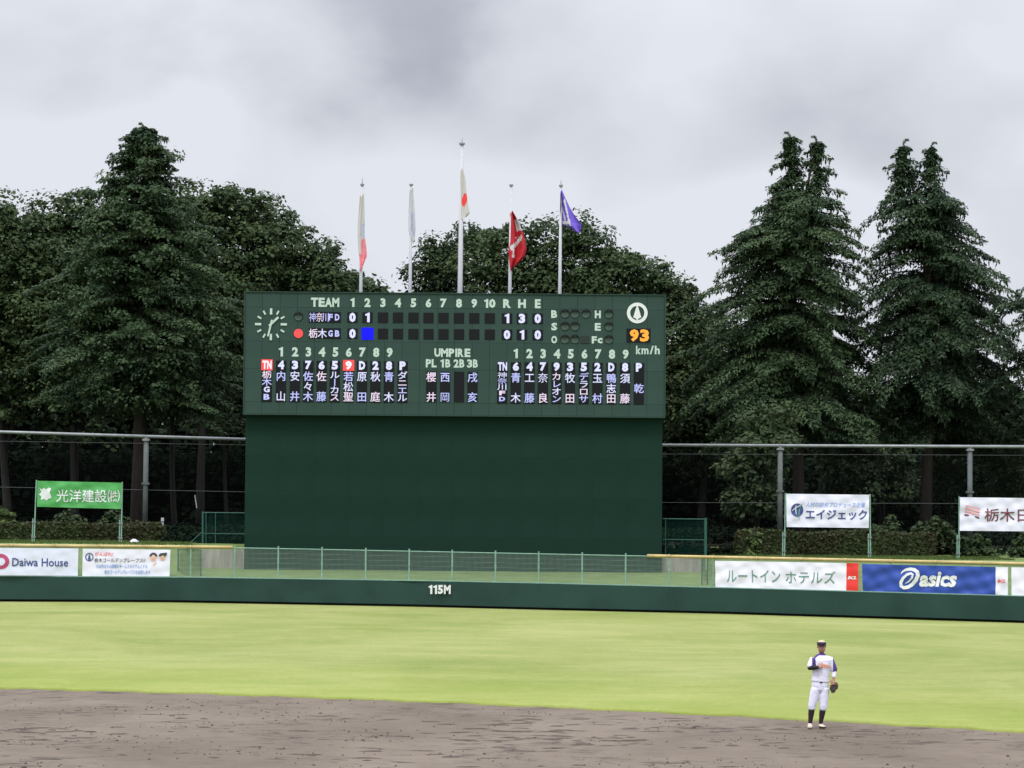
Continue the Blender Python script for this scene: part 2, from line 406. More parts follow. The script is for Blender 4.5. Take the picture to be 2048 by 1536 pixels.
XS = [-400, -200, -100, -60, -42, -34] + [x * 1.0 for x in range(-30, 23)] + [26, 32, 42, 60, 100, 200, 400]
def jit(x, y, a): return a * (math.sin(x * 3.1 + y * 1.7) * .5 + math.sin(x * 7.3 - y * 5.1) * .3 + math.sin(x * 17.7 + y) * .2)
XF = sorted(set(XS + [-30 + i * .125 for i in range(417)]))
def dirt_rows(x):
    e = edge_y(x); return [(-300, -.004), (-20, -.004), (20, -.004), (40, -.004), (e - 4, -.004), (e + .6, -.004)]
sheet('infield_dirt', XS, dirt_rows, ground_mat('infield_soil', 'dirt'))
def grass_rows(x):
    e = edge_y(x) + jit(x, 3, .28); D, zf, zt = wall_x(x)
    ys = [e, e + .35] + [lerp(e + .35, D - .5, i / 20) for i in range(1, 21)] + [D + .3]
    r = []
    for i, y in enumerate(ys):
        z = field_z(x, y) + (.03 if i == 0 else .045 if i < 22 else .045)
        r.append((y, z))
    r[-1] = (D + .3, zf + .02); r[-2] = (D - .5, zf + .02)
    return [(r[0][0] - .02, -.02)] + r
sheet('outfield_grass', XF, grass_rows, ground_mat('outfield_turf', 'grass'))

BX0, BX1 = at(404, 1137, 143).x, at(1404, 1143, 143).x       # the low bay in which the board stands
YB = 143.0                                                    # front of the retaining walls
Z_LOW = at(700, 1139, YB).z
Z_HI = at(200, 1084, 143).z
Z_HR = at(1700, 1113, 145).z
def ZH(x): return lerp(Z_HI, Z_HR, sstep(BX0, BX1, x))
def bank_rows(x):
    D, zf, zt = wall_x(x)
    hi = 1 - sstep(BX0 - .5, BX0, x) * (1 - sstep(BX1, BX1 + .5, x))
    zlow = Z_LOW
    rows = []
    for i in range(9):
        t = i / 8; y = lerp(D + .12, YB - .12, t)
        zl = lerp(zt - .03, zlow, t); zh = lerp(zt - .03, ZH(x) - .05, sstep(0, .62, t))
        rows.append((y, lerp(zl, zh, hi)))
    zz = ZH(x); rows += [(YB + .08, rows[-1][1]), (YB + .2, zz - .04), (YB + 3, zz), (YB + 8, Z_HI - .05)]
    return rows
XB = sorted(set([-200, -100, -60, -45] + [x * .5 for x in range(-80, 81)] + [45, 60, 100, 200] + [BX0 - .5, BX0, BX1, BX1 + .5]))
sheet('grass_bank', XB, bank_rows, ground_mat('bank_turf', 'bank'))
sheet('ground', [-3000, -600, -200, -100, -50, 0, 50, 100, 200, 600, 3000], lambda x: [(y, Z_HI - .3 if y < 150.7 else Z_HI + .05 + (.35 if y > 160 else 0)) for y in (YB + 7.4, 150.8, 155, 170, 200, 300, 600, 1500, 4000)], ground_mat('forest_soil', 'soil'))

# clods of soil kicked up on the infield
def clods():
    V = []; F = []; n = 0
    octf = [(0, 2, 4), (2, 1, 4), (1, 3, 4), (3, 0, 4), (2, 0, 5), (1, 2, 5), (3, 1, 5), (0, 3, 5)]
    cent = [(RNG.uniform(-10, 11), RNG.uniform(46, 66)) for _ in range(60)]
    for i in range(1300):
        if i % 3: cx, cy = cent[RNG.integers(60)]; x = cx + RNG.normal() * .55; y = cy + RNG.normal() * .35
        else: x = RNG.uniform(-13, 13); y = RNG.uniform(45, 68)
        if y > edge_y(x) - .3: continue
        s = RNG.uniform(.008, .026) if RNG.random() < .95 else RNG.uniform(.026, .045)
        r = RNG.uniform(.6, 1.4, 6) * s
        V += [(x + r[0], y, 0), (x - r[1], y, 0), (x, y + r[2], 0), (x, y - r[3], 0), (x, y, r[4] * .8), (x, y, -.02)]
        F += [(a + n, b + n, c + n) for a, b, c in octf]; n += 6
    o = link('soil_clods', np_mesh('soil_clods', V, np.array(F), mat('moist_soil', (.085, .066, .053), .95, .3, 9)))
    prop(o, 'loose clods of dark soil scattered over the dirt infield', 'soil', kind='stuff')
clods()
def scuffs():
    # shallow ridges of moist soil turned up by spikes and the rake
    V = []; F = []; n = 0
    cent = [tuple(at(px, py, 1)) for px, py in ()]
    def gp(px, py):
        d = at(px, py, 1) - CAMP; p = CAMP + d * (-CAM_H / d.z); return p.x, p.y
    groups = [((10, 1462), 34, .8, .5), ((140, 1478), 8, .7, .3), ((360, 1466), 6, 1.4, .6), ((540, 1505), 7, 1.6, 1.0), ((800, 1505), 8, 1.6, .8), ((880, 1440), 6, 1.6, .7),
              ((1010, 1462), 26, 1.0, 1.3), ((1080, 1485), 30, 1.0, 1.2), ((1130, 1440), 14, 1.4, 1.0), ((1300, 1460), 16, 1.6, .8), ((1220, 1480), 10, .9, .5), ((1460, 1490), 8, 1.2, .7), ((1640, 1457), 9, 1.0, .3), ((1660, 1478), 8, 1.2, .4), ((600, 1530), 10, 2, .8), ((1300, 1530), 8, 2, .5), ((250, 1440), 8, 2, 1.2), ((1900, 1480), 7, 2, .9)]
    for (px, py), k, sx, sy_ in groups:
        cx, cy = gp(px, py)
        for i in range(k):
            x, y = cx + RNG.normal() * sx, cy + RNG.normal() * sy_ * 1.3
            if y > edge_y(x) - .4: continue
            L = RNG.uniform(.07, .34); W = RNG.uniform(.03, .13); a = RNG.normal() * .35; h_ = RNG.uniform(.004, .020); m_ = 14; c0 = n
            V.append((x, y, h_))
            for ring, (q, hz) in enumerate(((.5, .75), (1.0, -.006))):
                for j in range(m_):
                    t = 2 * math.pi * j / m_; r_ = q * (1 + .35 * RNG.normal() * .6); u, v = math.cos(t) * L * r_, math.sin(t) * W * r_
                    V.append((x + u * math.cos(a) - v * math.sin(a), y + u * math.sin(a) + v * math.cos(a), h_ * hz * RNG.uniform(.5, 1.3) if ring == 0 else hz))
            for j in range(m_):
                j2 = (j + 1) % m_; F.append((c0, c0 + 1 + j, c0 + 1 + j2)); F.append((c0 + 1 + j, c0 + 1 + m_ + j, c0 + 1 + m_ + j2)); F.append((c0 + 1 + j, c0 + 1 + m_ + j2, c0 + 1 + j2))
            n += 1 + 2 * m_
    o = link('soil_scuffs', np_mesh('soil_scuffs', V, np.array(F), mat('damp_soil', (.064, .048, .038), .95, .25, 7, .4, 30)))
    prop(o, 'dark damp scuff marks turned up across the dirt infield', 'soil', kind='stuff')
scuffs()

# ------------------------------------------------------------------ outfield wall
def line_tube(y_of, dy=0.0): pass
wall = empty('outfield_wall', at(1024, 1219, 135), 'long low dark green padded outfield wall along the grass, marked 115M', 'wall')
def wall_pad(px0, px1, parent):
    mb = MB(); n = max(1, int(abs(px1 - px0) / 60)); prev = None; ring = []
    for i in range(n + 1):
        px = lerp(px0, px1, i / n); _, yt, yb, D = wall_at(px); t = at(px, yt, D); b = at(px, yb, D)
        ring.append((t.x, D, b.z + .13, t.z - .02))
    for a, b in zip(ring, ring[1:]):
        mb.hexa([(a[0], a[1] - .10, a[2]), (b[0], b[1] - .10, b[2]), (b[0], b[1] + .1, b[2]), (a[0], a[1] + .1, a[2]),
                 (a[0], a[1] - .10, a[3]), (b[0], b[1] - .10, b[3]), (b[0], b[1] + .1, b[3]), (a[0], a[1] + .1, a[3])])
    return mb.build('padding_panel', G_WALL, parent)
edges = list(range(-700, 2901, 180))
for a, b in zip(edges, edges[1:]): wall_pad(a + .03, b - .03, wall)
mb = MB(); cop = MB()
for a, b in zip(edges, edges[1:]):
    A, B_ = wall_at(a), wall_at(b); ta, ba, tb, bb = at(a, A[1], A[3]), at(a, A[2], A[3]), at(b, B_[1], B_[3]), at(b, B_[2], B_[3])
    mb.hexa([(ba.x, A[3] + .11, ba.z - .3), (bb.x, B_[3] + .11, bb.z - .3), (bb.x, B_[3] + .3, bb.z - .3), (ba.x, A[3] + .3, ba.z - .3),
             (ba.x, A[3] + .11, ta.z - .03), (bb.x, B_[3] + .11, tb.z - .03), (bb.x, B_[3] + .3, tb.z - .03), (ba.x, A[3] + .3, ta.z - .03)])
    cop.hexa([(ta.x, A[3] - .06, ta.z - .018), (tb.x, B_[3] - .06, tb.z - .018), (tb.x, B_[3] + .28, tb.z - .018), (ta.x, A[3] + .28, ta.z - .018),
              (ta.x, A[3] - .06, ta.z + .022), (tb.x, B_[3] - .06, tb.z + .022), (tb.x, B_[3] + .28, tb.z + .022), (ta.x, A[3] + .28, ta.z + .022)])
mb.build('wall_base', BASE_BLK, wall); cop.build('coping', G_PALE, wall)
for ch, px in (('1', 861), ('1', 870.5), ('5', 881), ('M', 894.5)):
    o = at(px, 1179, 135.0 - .14); h = 18 / FPX * 135
    link('distance_numeral', glyph_mesh(ch, WHITE_L, {'1': .17, '5': .24, 'M': .31}[ch], h, .05), wall, o - wloc(wall))

# ------------------------------------------------------------------ wire fence on the wall
fence = empty('wire_fence', at(1024, 1163, 135), 'pale green wire mesh fence standing on top of the outfield wall', 'fence')
def fence_top(px): return lerp(1092.5, 1096, px / 500) if px < 500 else (lerp(1096, 1113, (px - 500) / 830) if px < 1330 else lerp(1113, 1131, (px - 1330) / 718))
FP = [-245, -156, -66.5, 23, 113, 203, 293, 381, 469, 556, 643.5, 731, 818, 904, 990.5, 1077, 1164, 1251, 1337.7, 1426.5, 1514, 1603, 1691.5, 1781, 1871, 1962.7, 2053, 2143, 2233]
def fpt(px, py, dy=0.0):
    D = wall_at(px)[3]; p = at(px, py, D + .12 + dy); return p
for px in FP:
    _, yt, yb, D = wall_at(px); a = fpt(px, yt); b = fpt(px, fence_top(px) - 5)
    b.x = a.x
    m_ = MB(); m_.tube([a, b], .035, 8); m_.box(a.x - .05, a.x + .05, a.y - .05, a.y + .05, (a.z + b.z) / 2 - .03, (a.z + b.z) / 2 + .03)
    m_.build('post', G_PALE, fence)
for a, b in zip(FP, FP[1:]):
    rail = MB(); t0, t1 = fpt(a, fence_top(a)), fpt(b, fence_top(b)); rail.tube([t0, t1], .022, 6, cap=False)
    rail.build('top_rail', G_PALE, fence)
def wire_panels():
    V = []; F = []; n = 0
    def stick(p, q, r):
        nonlocal n
        dx = (q - p); side = Vector((0, 0, r)) if abs(dx.z) < abs(dx.x) else Vector((r, 0, 0)); f = Vector((0, r, 0))
        for c in (p, q): V.extend([tuple(c + side), tuple(c - f), tuple(c - side)])
        F.extend([(n, n + 1, n + 4, n + 3), (n + 1, n + 2, n + 5, n + 4), (n + 2, n, n + 3, n + 5)]); n += 6
    for a, b in zip(FP, FP[1:]):
        a0, a1, b0, b1 = fpt(a, wall_at(a)[1]), fpt(a, fence_top(a)), fpt(b, wall_at(b)[1]), fpt(b, fence_top(b))
        for i in range(37):
            t = i / 37; lo = a0.lerp(b0, t); hi = a1.lerp(b1, t); hi.x = lo.x; stick(lo, hi, .0042)
        for j in range(1, 24):
            t = j / 24; p, q = a0.lerp(a1, t), b0.lerp(b1, t); stick(p, q, .0040 if j % 4 else .007)
    o = link('wire_mesh', np_mesh('wire_mesh', V, np.array(F), G_MESH), fence); o.data.transform(Matrix.Translation(-wloc(fence))); prop(o, kind='stuff')
wire_panels()
# yellow safety padding on the top rail, in lengths
def ypads(px0, px1, ctr):
    ps = [px0] + [p for p in FP if px0 + 15 < p < px1 - 15] + [px1]
    for a, b in zip(ps, ps[1:]):
        A, B_ = fpt(a, ctr(a)), fpt(b, ctr(b))
        d = (B_ - A).normalized(); MB().tube([A + d * .012, A.lerp(B_, .5), B_ - d * .012], .072, 10).build('yellow_pad', YEL, fence, True)
        if a != px0 and a != px1:
            MB().tube([A - d * .03, A + d * .03], .082, 10).build('pad_strap', YEL, fence)
ypads(-240, 466, lambda p: 1091 + .0075 * p)
ypads(1294, 2230, lambda p: 1111.5 + (p - 1294) * .0215)

# ------------------------------------------------------------------ banners
def wrinkle(u, v, k, amp):
    return amp * (math.sin(u * 3.1 + v * 2.3 + k) * .5 + math.sin(u * 7.9 - v * 6.1 + k * 2) * .3 + math.sin(u * 1.7 + v * 9.0 + k * 3) * .25 + math.sin((u * 5 + v * 11) + 2 * math.sin(u * 2 + k)) * .22)
class Banner:
    """cloth sheet between two top corners; frame maps photo pixels to the sheet, prints follow its folds"""
    def __init__(s, name, label, cat, p00, p10, p11, p01, D0, D1, m, amp=.03, k=0.0, group=None, seams=None, extra=None, n=(60, 16), dy=0):
        # pixel corners: top-left, top-right, bottom-right, bottom-left
        s.c = [at(*p00, D0), at(*p10, D1), at(*p11, D1), at(*p01, D0)]; s.px = (p00, p10, p11, p01); s.k = k; s.amp = amp
        s.L = (s.c[1] - s.c[0]).length; s.H = (s.c[3] - s.c[0]).length
        s.root = empty(name, s.c[3].lerp(s.c[2], .5), label, cat, group)
        s.nrm = (s.c[1] - s.c[0]).cross(s.c[3] - s.c[0]).normalized()
        if s.nrm.y > 0: s.nrm = -s.nrm
        nu, nv = n; vs = []
        for back in (0, 1):
            for i in range(nu + 1):
                for j in range(nv + 1):
                    vs.append(s.P(i / nu, j / nv) - s.nrm * (.006 * back))
        q = (nu + 1) * (nv + 1); fs = []
        mi = []
        for i in range(nu):
            for j in range(nv):
                a = i * (nv + 1) + j; u = (i + .5) / nu
                idx = 0
                if seams:
                    for kk, u0 in enumerate(seams):
                        if u > u0: idx = kk + 1
                fs.append((a, a + 1, a + nv + 2, a + nv + 1)); mi.append(idx)
                fs.append((a + q, a + nv + 1 + q, a + nv + 2 + q, a + 1 + q)); mi.append(idx)
        mb = MB(); mb.add(vs, fs); mb.m = mi
        s.sheet = mb.build('banner_sheet', [m] + (extra or []), s.root, True)
    def P(s, u, v, lift=0.0):
        a = s.c[0].lerp(s.c[1], u); b = s.c[3].lerp(s.c[2], u); p = a.lerp(b, v)
        edge = min(1, 6 * v + .15) * min(1, 6 * (1 - v) + .15)
        return p + s.nrm * (wrinkle(u * s.L, v * s.H, s.k, s.amp) * edge + lift)
    def uv(s, px, py):
        (x0, y0), (x1, y1), (x2, y2), (x3, y3) = s.px
        u = (px - x0) / (x1 - x0); top = lerp(y0, y1, u); bot = lerp(y3, y2, u); return u, (py - top) / (bot - top)
    def prints(s, pts2, faces, m, name='lettering', lift=.022):
        """pts2 in photo pixels"""
        bm = bmesh.new(); vs = [bm.verts.new((x, y, 0)) for x, y in pts2]
        for f in faces:
            try: bm.faces.new([vs[i] for i in f])
            except ValueError: pass
        for v in bm.verts:
            u, w_ = s.uv(v.co.x, v.co.y); v.co = s.P(u, w_, lift) - wloc(s.root)
        me = bpy.data.meshes.new(name); bm.to_mesh(me); bm.free(); me.materials.append(m); return link(name, me, s.root)
    def text(s, txt, cx, cy, w_, h_, m, bold=.02, shear=0, em=False, name='lettering'):
        vs, fs, bb = glyph(txt, bold, shear)
        mx_, my_, ww, hh = (bb[0] + bb[1]) / 2, (bb[2] + bb[3]) / 2, bb[1] - bb[0], bb[3] - bb[2]
        if em: my_, hh = .38, 1.0
        sl = 0.008
        pts = [(cx + (x - mx_) / ww * w_, cy - (y - my_) / hh * h_ + sl * (x - mx_) / ww * w_) for x, y in vs]
        return s.prints(pts, fs, m, name)
    def shape(s, pts, m, name='emblem', lift=.02): return s.prints(pts, [tuple(range(len(pts)))], m, name, lift)
    def ring(s, cx, cy, r0, r1, m, n=28, ry=1.0, name='emblem', lift=.02, a0=0, a1=2 * math.pi):
        pts = []; fs = []
        for k in range(n + 1):
            t = a0 + (a1 - a0) * k / n
            pts += [(cx + r0 * math.cos(t), cy + r0 * ry * math.sin(t)), (cx + r1 * math.cos(t), cy + r1 * ry * math.sin(t))]
        for k in range(n): fs.append((2 * k, 2 * k + 1, 2 * k + 3, 2 * k + 2))
        return s.prints(pts, fs, m, name, lift)
def fD(px): return wall_at(px)[3] - .0
def spire(cx, top, bot, w):
    h = bot - top
    return [(cx, top), (cx + w * .25, top + h * .35), (cx + w * .5, top + h * .8), (cx + w * .22, bot), (cx - w * .22, bot), (cx - w * .5, top + h * .8), (cx - w * .25, top + h * .35)]

b = Banner('sponsor_banner', 'pale white banner with pink ring logo and dark blue latin letters on left fence', 'banner', (-150, 1094.5), (157, 1097), (155.5, 1151.5), (-150, 1149.5), fD(-150), fD(157), CLOTH_L, .02, 1.0)
b.text('Daiwa House', 80.5, 1124.5, 113, 16.5, INK_N, .012)
b.ring(1, 1123, 9, 17, INK_C, ry=.9); b.text('.', 141, 1130, 1.6, 1.6, INK_PK, .01)
b = Banner('team_banner', 'white banner with small emblem, blue and black Japanese lines and two drawn faces', 'banner', (165.5, 1097.5), (341, 1099.5), (339, 1152.5), (164.5, 1152), fD(165), fD(341), CLOTH_W, .02, 2.4)
b.ring(179, 1114, 6.3, 8.3, INK_N); b.shape(spire(179, 1107.5, 1120, 6), INK_N)
b.text('がんばれ!', 208, 1108, 36, 9, INK_R, .01, em=True)
b.text('栃木ゴールデンブレーブス!!', 240, 1120.5, 102, 9, INK_K, .008, em=True)
b.text('小山市は小山球場をホームスタジアムとする', 244, 1132.5, 103, 8.5, INK_B, .01, em=True)
b.text('栃木ゴールデンブレーブスを応援します', 256, 1144, 92, 8.5, INK_B, .01, em=True)
for cx, cy, r in ((307, 1115, 8), (325.5, 1115, 7)):
    b.ring(cx, cy, 0.2, r * .85, INK_S, 16, 1.05, 'drawn_face'); b.ring(cx, cy - 2, r * .45, r, INK_K, 14, 1.0, 'drawn_hair', .026, math.pi * 1.0, math.pi * 2.0)
    b.ring(cx - 2.3, cy + 1, .1, .8, INK_K, 6, name='drawn_eye', lift=.03); b.ring(cx + 2.3, cy + 1, .1, .8, INK_K, 6, name='drawn_eye', lift=.03)
    b.ring(cx, cy + 4, .5, 1.4, INK_R, 8, .7, 'drawn_mouth', .03)
b.shape([(317, 1111), (321, 1106.5), (334, 1105), (334, 1110), (326, 1111)], INK_K, 'drawn_cap', .03)
b.shape([(310, 1123), (314, 1125), (309, 1131), (306, 1130)], INK_S, 'drawn_hand')
b = Banner('sponsor_banner', 'white banner with green katakana letters and a narrow red end strip on right fence', 'banner', (1430, 1121.5), (1717, 1126.5), (1716.5, 1183), (1431, 1175), fD(1430), fD(1717), CLOTH_W, .04, 4.1, seams=[(1692 - 1430) / 287], extra=[CLOTH_R])
b.text('ルートイン', 1508, 1152, 108, 30, INK_G, .0, em=True); b.text('ホテルズ', 1622, 1155, 100, 28, INK_G, .0, em=True)
b.text('BCL', 1704.5, 1155.5, 18, 6.5, WHITE_L, .045, .3)
b = Banner('sponsor_banner', 'blue banner with white italic latin letters and swirl logo on right fence', 'banner', (1724, 1128), (2016, 1134.5), (2016, 1191), (1726, 1184), fD(1724), fD(2016), CLOTH_B, .06, 6.0, seams=[(1991 - 1724) / 292], extra=[CLOTH_W])
b.text('asics', 1877, 1158.5, 76, 31, WHITE_L, .04, .22)
# swirl: a leaning open loop with a returning stroke
def stroke(path, wd):
    L = []; Rr = []
    for i, (x, y) in enumerate(path):
        x0, y0 = path[max(i - 1, 0)]; x1, y1 = path[min(i + 1, len(path) - 1)]; l = math.hypot(x1 - x0, y1 - y0) or 1
        nx, ny = -(y1 - y0) / l, (x1 - x0) / l; ww = wd[i] if isinstance(wd, list) else wd
        L.append((x + nx * ww / 2, y + ny * ww / 2)); Rr.append((x - nx * ww / 2, y - ny * ww / 2))
    n = len(path); return L + Rr, [(i, i + 1, n + i + 1, n + i) for i in range(n - 1)]
sw = [(1802, 1148), (1806, 1143), (1813, 1139.5), (1822, 1138), (1830, 1139.5), (1836, 1144), (1837, 1151), (1833, 1160), (1825, 1169), (1817, 1174), (1808, 1175.5), (1802.5, 1172), (1802, 1165), (1807, 1156), (1815, 1149), (1823, 1146.5), (1827, 1149), (1825, 1156), (1818, 1163), (1811, 1167)]
b.prints(*stroke(sw, [1, 3.4, 5.4, 6.4, 7, 7.6, 7.6, 7.6, 7.2, 7, 6.8, 6.6, 6.4, 5.6, 5, 4.6, 4.4, 4, 3, 1]), WHITE_L, 'swirl_logo')
b.text('BCL', 2003.5, 1162, 17, 6.5, INK_R, .03, .3)
Banner('sponsor_banner', 'blank end of a white banner cut by the frame, beside the blue one', 'banner', (2023, 1134.5), (2300, 1141), (2300, 1199), (2023, 1191.5), fD(2023), fD(2300), CLOTH_W, .03, 8.0)

# banners on twin pipes behind the wall
def pipe_post(px0, ytop, px1, ybot, D, parent, low=True):
    a = at(px0, ytop, D + .05); bt = at(px1, ybot, D + .05)
    MB().tube([a, bt], .032, 8).build('pipe', G_PALE if low else GALV, parent)
    if low:
        m_ = MB(); mid = a.lerp(bt, .62); s_ = Vector((.09, 0, 0)); m_.tube([mid - s_, bt - s_], .03, 8); m_.build('stake_pipe', G_PALE, parent)
        for t in (.68, .92):
            p = a.lerp(bt, t); c = MB(); c.box(p.x - .14, p.x + .06, p.y - .06, p.y + .06, p.z - .035, p.z + .035); c.build('clamp', GALV, parent)
DB = 141.5
b = Banner('green_banner', 'green banner with white kanji and leaf-like emblem, hung between two pipes', 'banner', (74.5, 961.5), (244, 965.5), (242, 1018), (74, 1013.5), DB, DB, CLOTH_G, .05, 3.3, n=(40, 14))
pipe_post(73, 960, 68, 1084, DB, b.root); pipe_post(244.5, 964, 242.5, 1086, DB, b.root)
b.text('光洋建設㈱', 177, 992, 127, 27, WHITE_L, .008, em=True)
b.shape([(79, 976), (84, 979), (88, 975), (92, 979), (98, 975), (103, 977), (100, 984), (102, 990), (104, 996), (97, 998), (94, 1001), (88, 998), (82, 1000), (83, 993), (78, 989), (83, 984)], WHITE_L)
b = Banner('white_banner', 'white banner with round blue emblem and blue katakana, hung between two pipes', 'banner', (1572.5, 987.5), (1738.5, 989.5), (1737.5, 1056), (1573, 1054), DB, DB, CLOTH_W, .045, 5.2, n=(40, 14))
pipe_post(1571, 986, 1569, 1112, DB, b.root); pipe_post(1740, 988, 1741, 1116, DB, b.root)
b.text('エイジェック', 1673, 1029, 124, 22, INK_N, .02, em=True); b.text('人材の総合プロデュース企業', 1671, 1009.5, 120, 10.5, INK_B, .0, .2, em=True)
b.ring(1594, 1020, .3, 12.5, INK_N, 26, 1.05); b.prints(*stroke([(1578, 1027), (1590, 1016), (1600, 1011), (1611, 1004)], [.5, 2, 2, .6]), CLOTH_W, 'emblem_stroke', .028)
b.prints(*stroke([(1603, 1008), (1599, 1018), (1597, 1030), (1598, 1039)], [.5, 3, 2, .6]), INK_G, 'emblem_stroke', .03)
b.prints(*stroke([(1592, 1010), (1591, 1018), (1592, 1029)], [1, 2, 1]), CLOTH_W, 'emblem_stroke', .028)
b = Banner('white_banner', 'white banner with pink striped emblem and maroon kanji at the frame edge', 'banner', (1920, 994.5), (2096, 996.5), (2095, 1063), (1919.5, 1061.5), DB, DB, CLOTH_W, .05, 7.7, n=(40, 14))
pipe_post(1918.5, 993, 1918, 1117, DB, b.root); pipe_post(2097, 996, 2097, 1119, DB, b.root)
b.text('栃木日', 2013, 1030, 88, 28, INK_M, .01, em=True)
for k, (dy, m_, t_) in enumerate(((0, INK_PK, 2.2), (5, INK_PK, 4), (11, INK_PK, 4), (17.5, INK_M, 4))):
    x0 = 1931 - k * .6; b.shape([(x0, 1010 + dy), (x0 + 29, 1016 + dy), (x0 + 30, 1016 + dy + t_), (x0, 1010 + dy + t_)], m_, 'emblem_stripe')

# ------------------------------------------------------------------ scoreboard
YS = 142.0
TL = at(490.5, 584.5, YS); TR = at(1330, 591, YS); BLc = at(489, 827, YS)
S = YS / FPX                                      # metres per photo pixel on the board
SBW = TR.x - TL.x
board = empty('scoreboard', Vector(((TL.x + TR.x) / 2, YS, Z_LOW)), 'large dark green baseball scoreboard with lit names and score numerals', 'scoreboard')
RL = wloc(board)
ZT = (TL.z + TR.z) / 2; ZB = BLc.z
Z0 = Z_LOW - .3
sk = (TR.z - TL.z) / SBW
mb = MB(); mb.box(TL.x, TR.x, YS + .05, YS + 1.5, ZB, ZT); mb.build('upper_housing', G_BOARD_JOINT, board)
mb = MB(); mb.box(TL.x + .06, TR.x - .06, YS + .45, YS + 1.4, Z0, ZB - .002); mb.build('lower_housing', G_BOARD_JOINT, board)
def plate_mesh(name, w_, h_, m, th=.03, ch=.006):
    mb = MB(); a, c = w_ / 2, h_ / 2
    mb.add([(-a, th, -c), (a, th, -c), (a, th, c), (-a, th, c), (-a, ch, -c), (a, ch, -c), (a, ch, c), (-a, ch, c), (-a + ch, 0, -c + ch), (a - ch, 0, -c + ch), (a - ch, 0, c - ch), (-a + ch, 0, c - ch)],
           [(8, 9, 10, 11), (4, 5, 9, 8), (5, 6, 10, 9), (6, 7, 11, 10), (7, 4, 8, 11), (0, 1, 5, 4), (1, 2, 6, 5), (2, 3, 7, 6), (3, 0, 4, 7), (3, 2, 1, 0)])
    return mb.mesh(name, m)
rowy = [584.5, 614, 682, 737, 803, 827]; rows = [ZT - (y - 584.5) * (ZT - ZB) / 242.5 for y in rowy]
NC = 24; cw = SBW / NC; GAP = .008
for r in range(5):
    h_ = rows[r] - rows[r + 1] - GAP; me = plate_mesh('facing_panel', cw - GAP, h_, G_BOARD)
    for c in range(NC):
        link('facing_panel', me, board, Vector((TL.x + (c + .5) * cw, YS + .02, (rows[r] + rows[r + 1]) / 2)) - RL)
mb = MB()
for x0, x1, z0, z1 in ((TL.x - .04, TL.x, ZB - .04, ZT + .04), (TR.x, TR.x + .05, ZB - .04, ZT + .04)):
    MB().box(x0, x1, YS - .03, YS + 1.5, z0, z1).build('side_trim', G_BOARD, board)
MB().box(TL.x, TR.x, YS - .03, YS + 1.5, ZT, ZT + .045).build('top_trim', G_BOARD, board)
MB().box(TL.x, TR.x, YS - .03, YS + 1.5, ZB - .05, ZB).build('bottom_trim', G_BOARD, board)
LW = (SBW - .12) / 12; LH = (ZB - .06 - Z0) / 4
me = plate_mesh('lower_panel', LW - .002, LH - .002, G_LOW, .02, .001)
for r in range(4):
    for c in range(12):
        link('lower_panel', me, board, Vector((TL.x + .06 + (c + .5) * LW, YS + .42, Z0 + (r + .5) * LH)) - RL)
YF = YS + .018                                    # just before the panel faces
def bp(px, py):
    """board point: px as seen, py measured and corrected for the camera's lean"""
    p = at(px, py, YF); return p
def numeral(ch, px, py, hpx, m=LETTER, wpx=None, bold=.05, name='numeral', dy=-.004, parent=None):
    h_ = hpx * S; vs, fs, bb = glyph(ch, bold); w_ = (wpx * S) if wpx else (bb[1] - bb[0]) / (bb[3] - bb[2]) * h_
    par = parent or board; p = bp(px, py); p.y += dy
    return link(name, glyph_mesh(ch, m, w_, h_, bold, name=name), par, p - wloc(par))
SL = .0068
def sy(y, x, x0=492): return y + SL * (x - x0)
# row of inning headings
for ch, px in zip('12345678910'[:9], (705, 735, 766, 796, 827, 857, 887, 918, 948.5)): numeral(ch, px, sy(603.5, px), 18)
numeral('1', 972.5, sy(603.5, 979), 18); numeral('0', 984.5, sy(603.5, 979), 18, wpx=13)
for ch, px in (('R', 1014), ('H', 1044), ('E', 1075.5)): numeral(ch, px, sy(603.5, px), 18, name='heading_letter')
for ch, px, wp in (('T', 629, 14), ('E', 643.5, 12.5), ('A', 657, 14.5), ('M', 671.5, 14)): numeral(ch, px, sy(603.5, px), 18.5, wpx=wp, name='heading_letter')
cellmesh = {}
def cell(px, py, w_, h_, m=BLACK_D, name='display_cell'):
    k = (w_, h_, m.name)
    if k not in cellmesh: cellmesh[k] = plate_mesh(name, w_ * S, h_ * S, m, .03, .008)
    p = bp(px, py); return link(name, cellmesh[k], board, Vector((p.x, YF - .022, p.z)) - RL)
def lit(cellobj, ch, dx, dz, w_, h_, m, bold=.05, mode='box', rot=False, dy=-.006, name='lit_character'):
    return link(name, glyph_mesh(ch, m, w_ * S, h_ * S, bold, mode, rot, name), cellobj, (dx * S, dy, dz * S))
IX = (705, 735, 766, 796, 827, 857, 887, 918, 948.5, 979.5)
for r, (y, vals) in enumerate(((633.3, '01'), (665.8, '0 '))):
    for i, px in enumerate(IX):
        if r == 1 and i == 1: cell(px, sy(y, px), 24, 24, LED_B); continue
        c = cell(px, sy(y, px), 20.5, 21)
        if i < len(vals) and vals[i] != ' ': lit(c, vals[i], 0, 0, 13 if vals[i] == '0' else 9, 19, LED_W, .06)
for px, a, b_ in ((1014, '1', '0'), (1044, '3', '1'), (1075.5, '0', '0')):
    for y, ch in ((633.3, a), (665.8, b_)):
        c = cell(px, sy(y, px), 21, 21); lit(c, ch, 0, 0, {'1': 9}.get(ch, 13), 19, LED_W, .06)
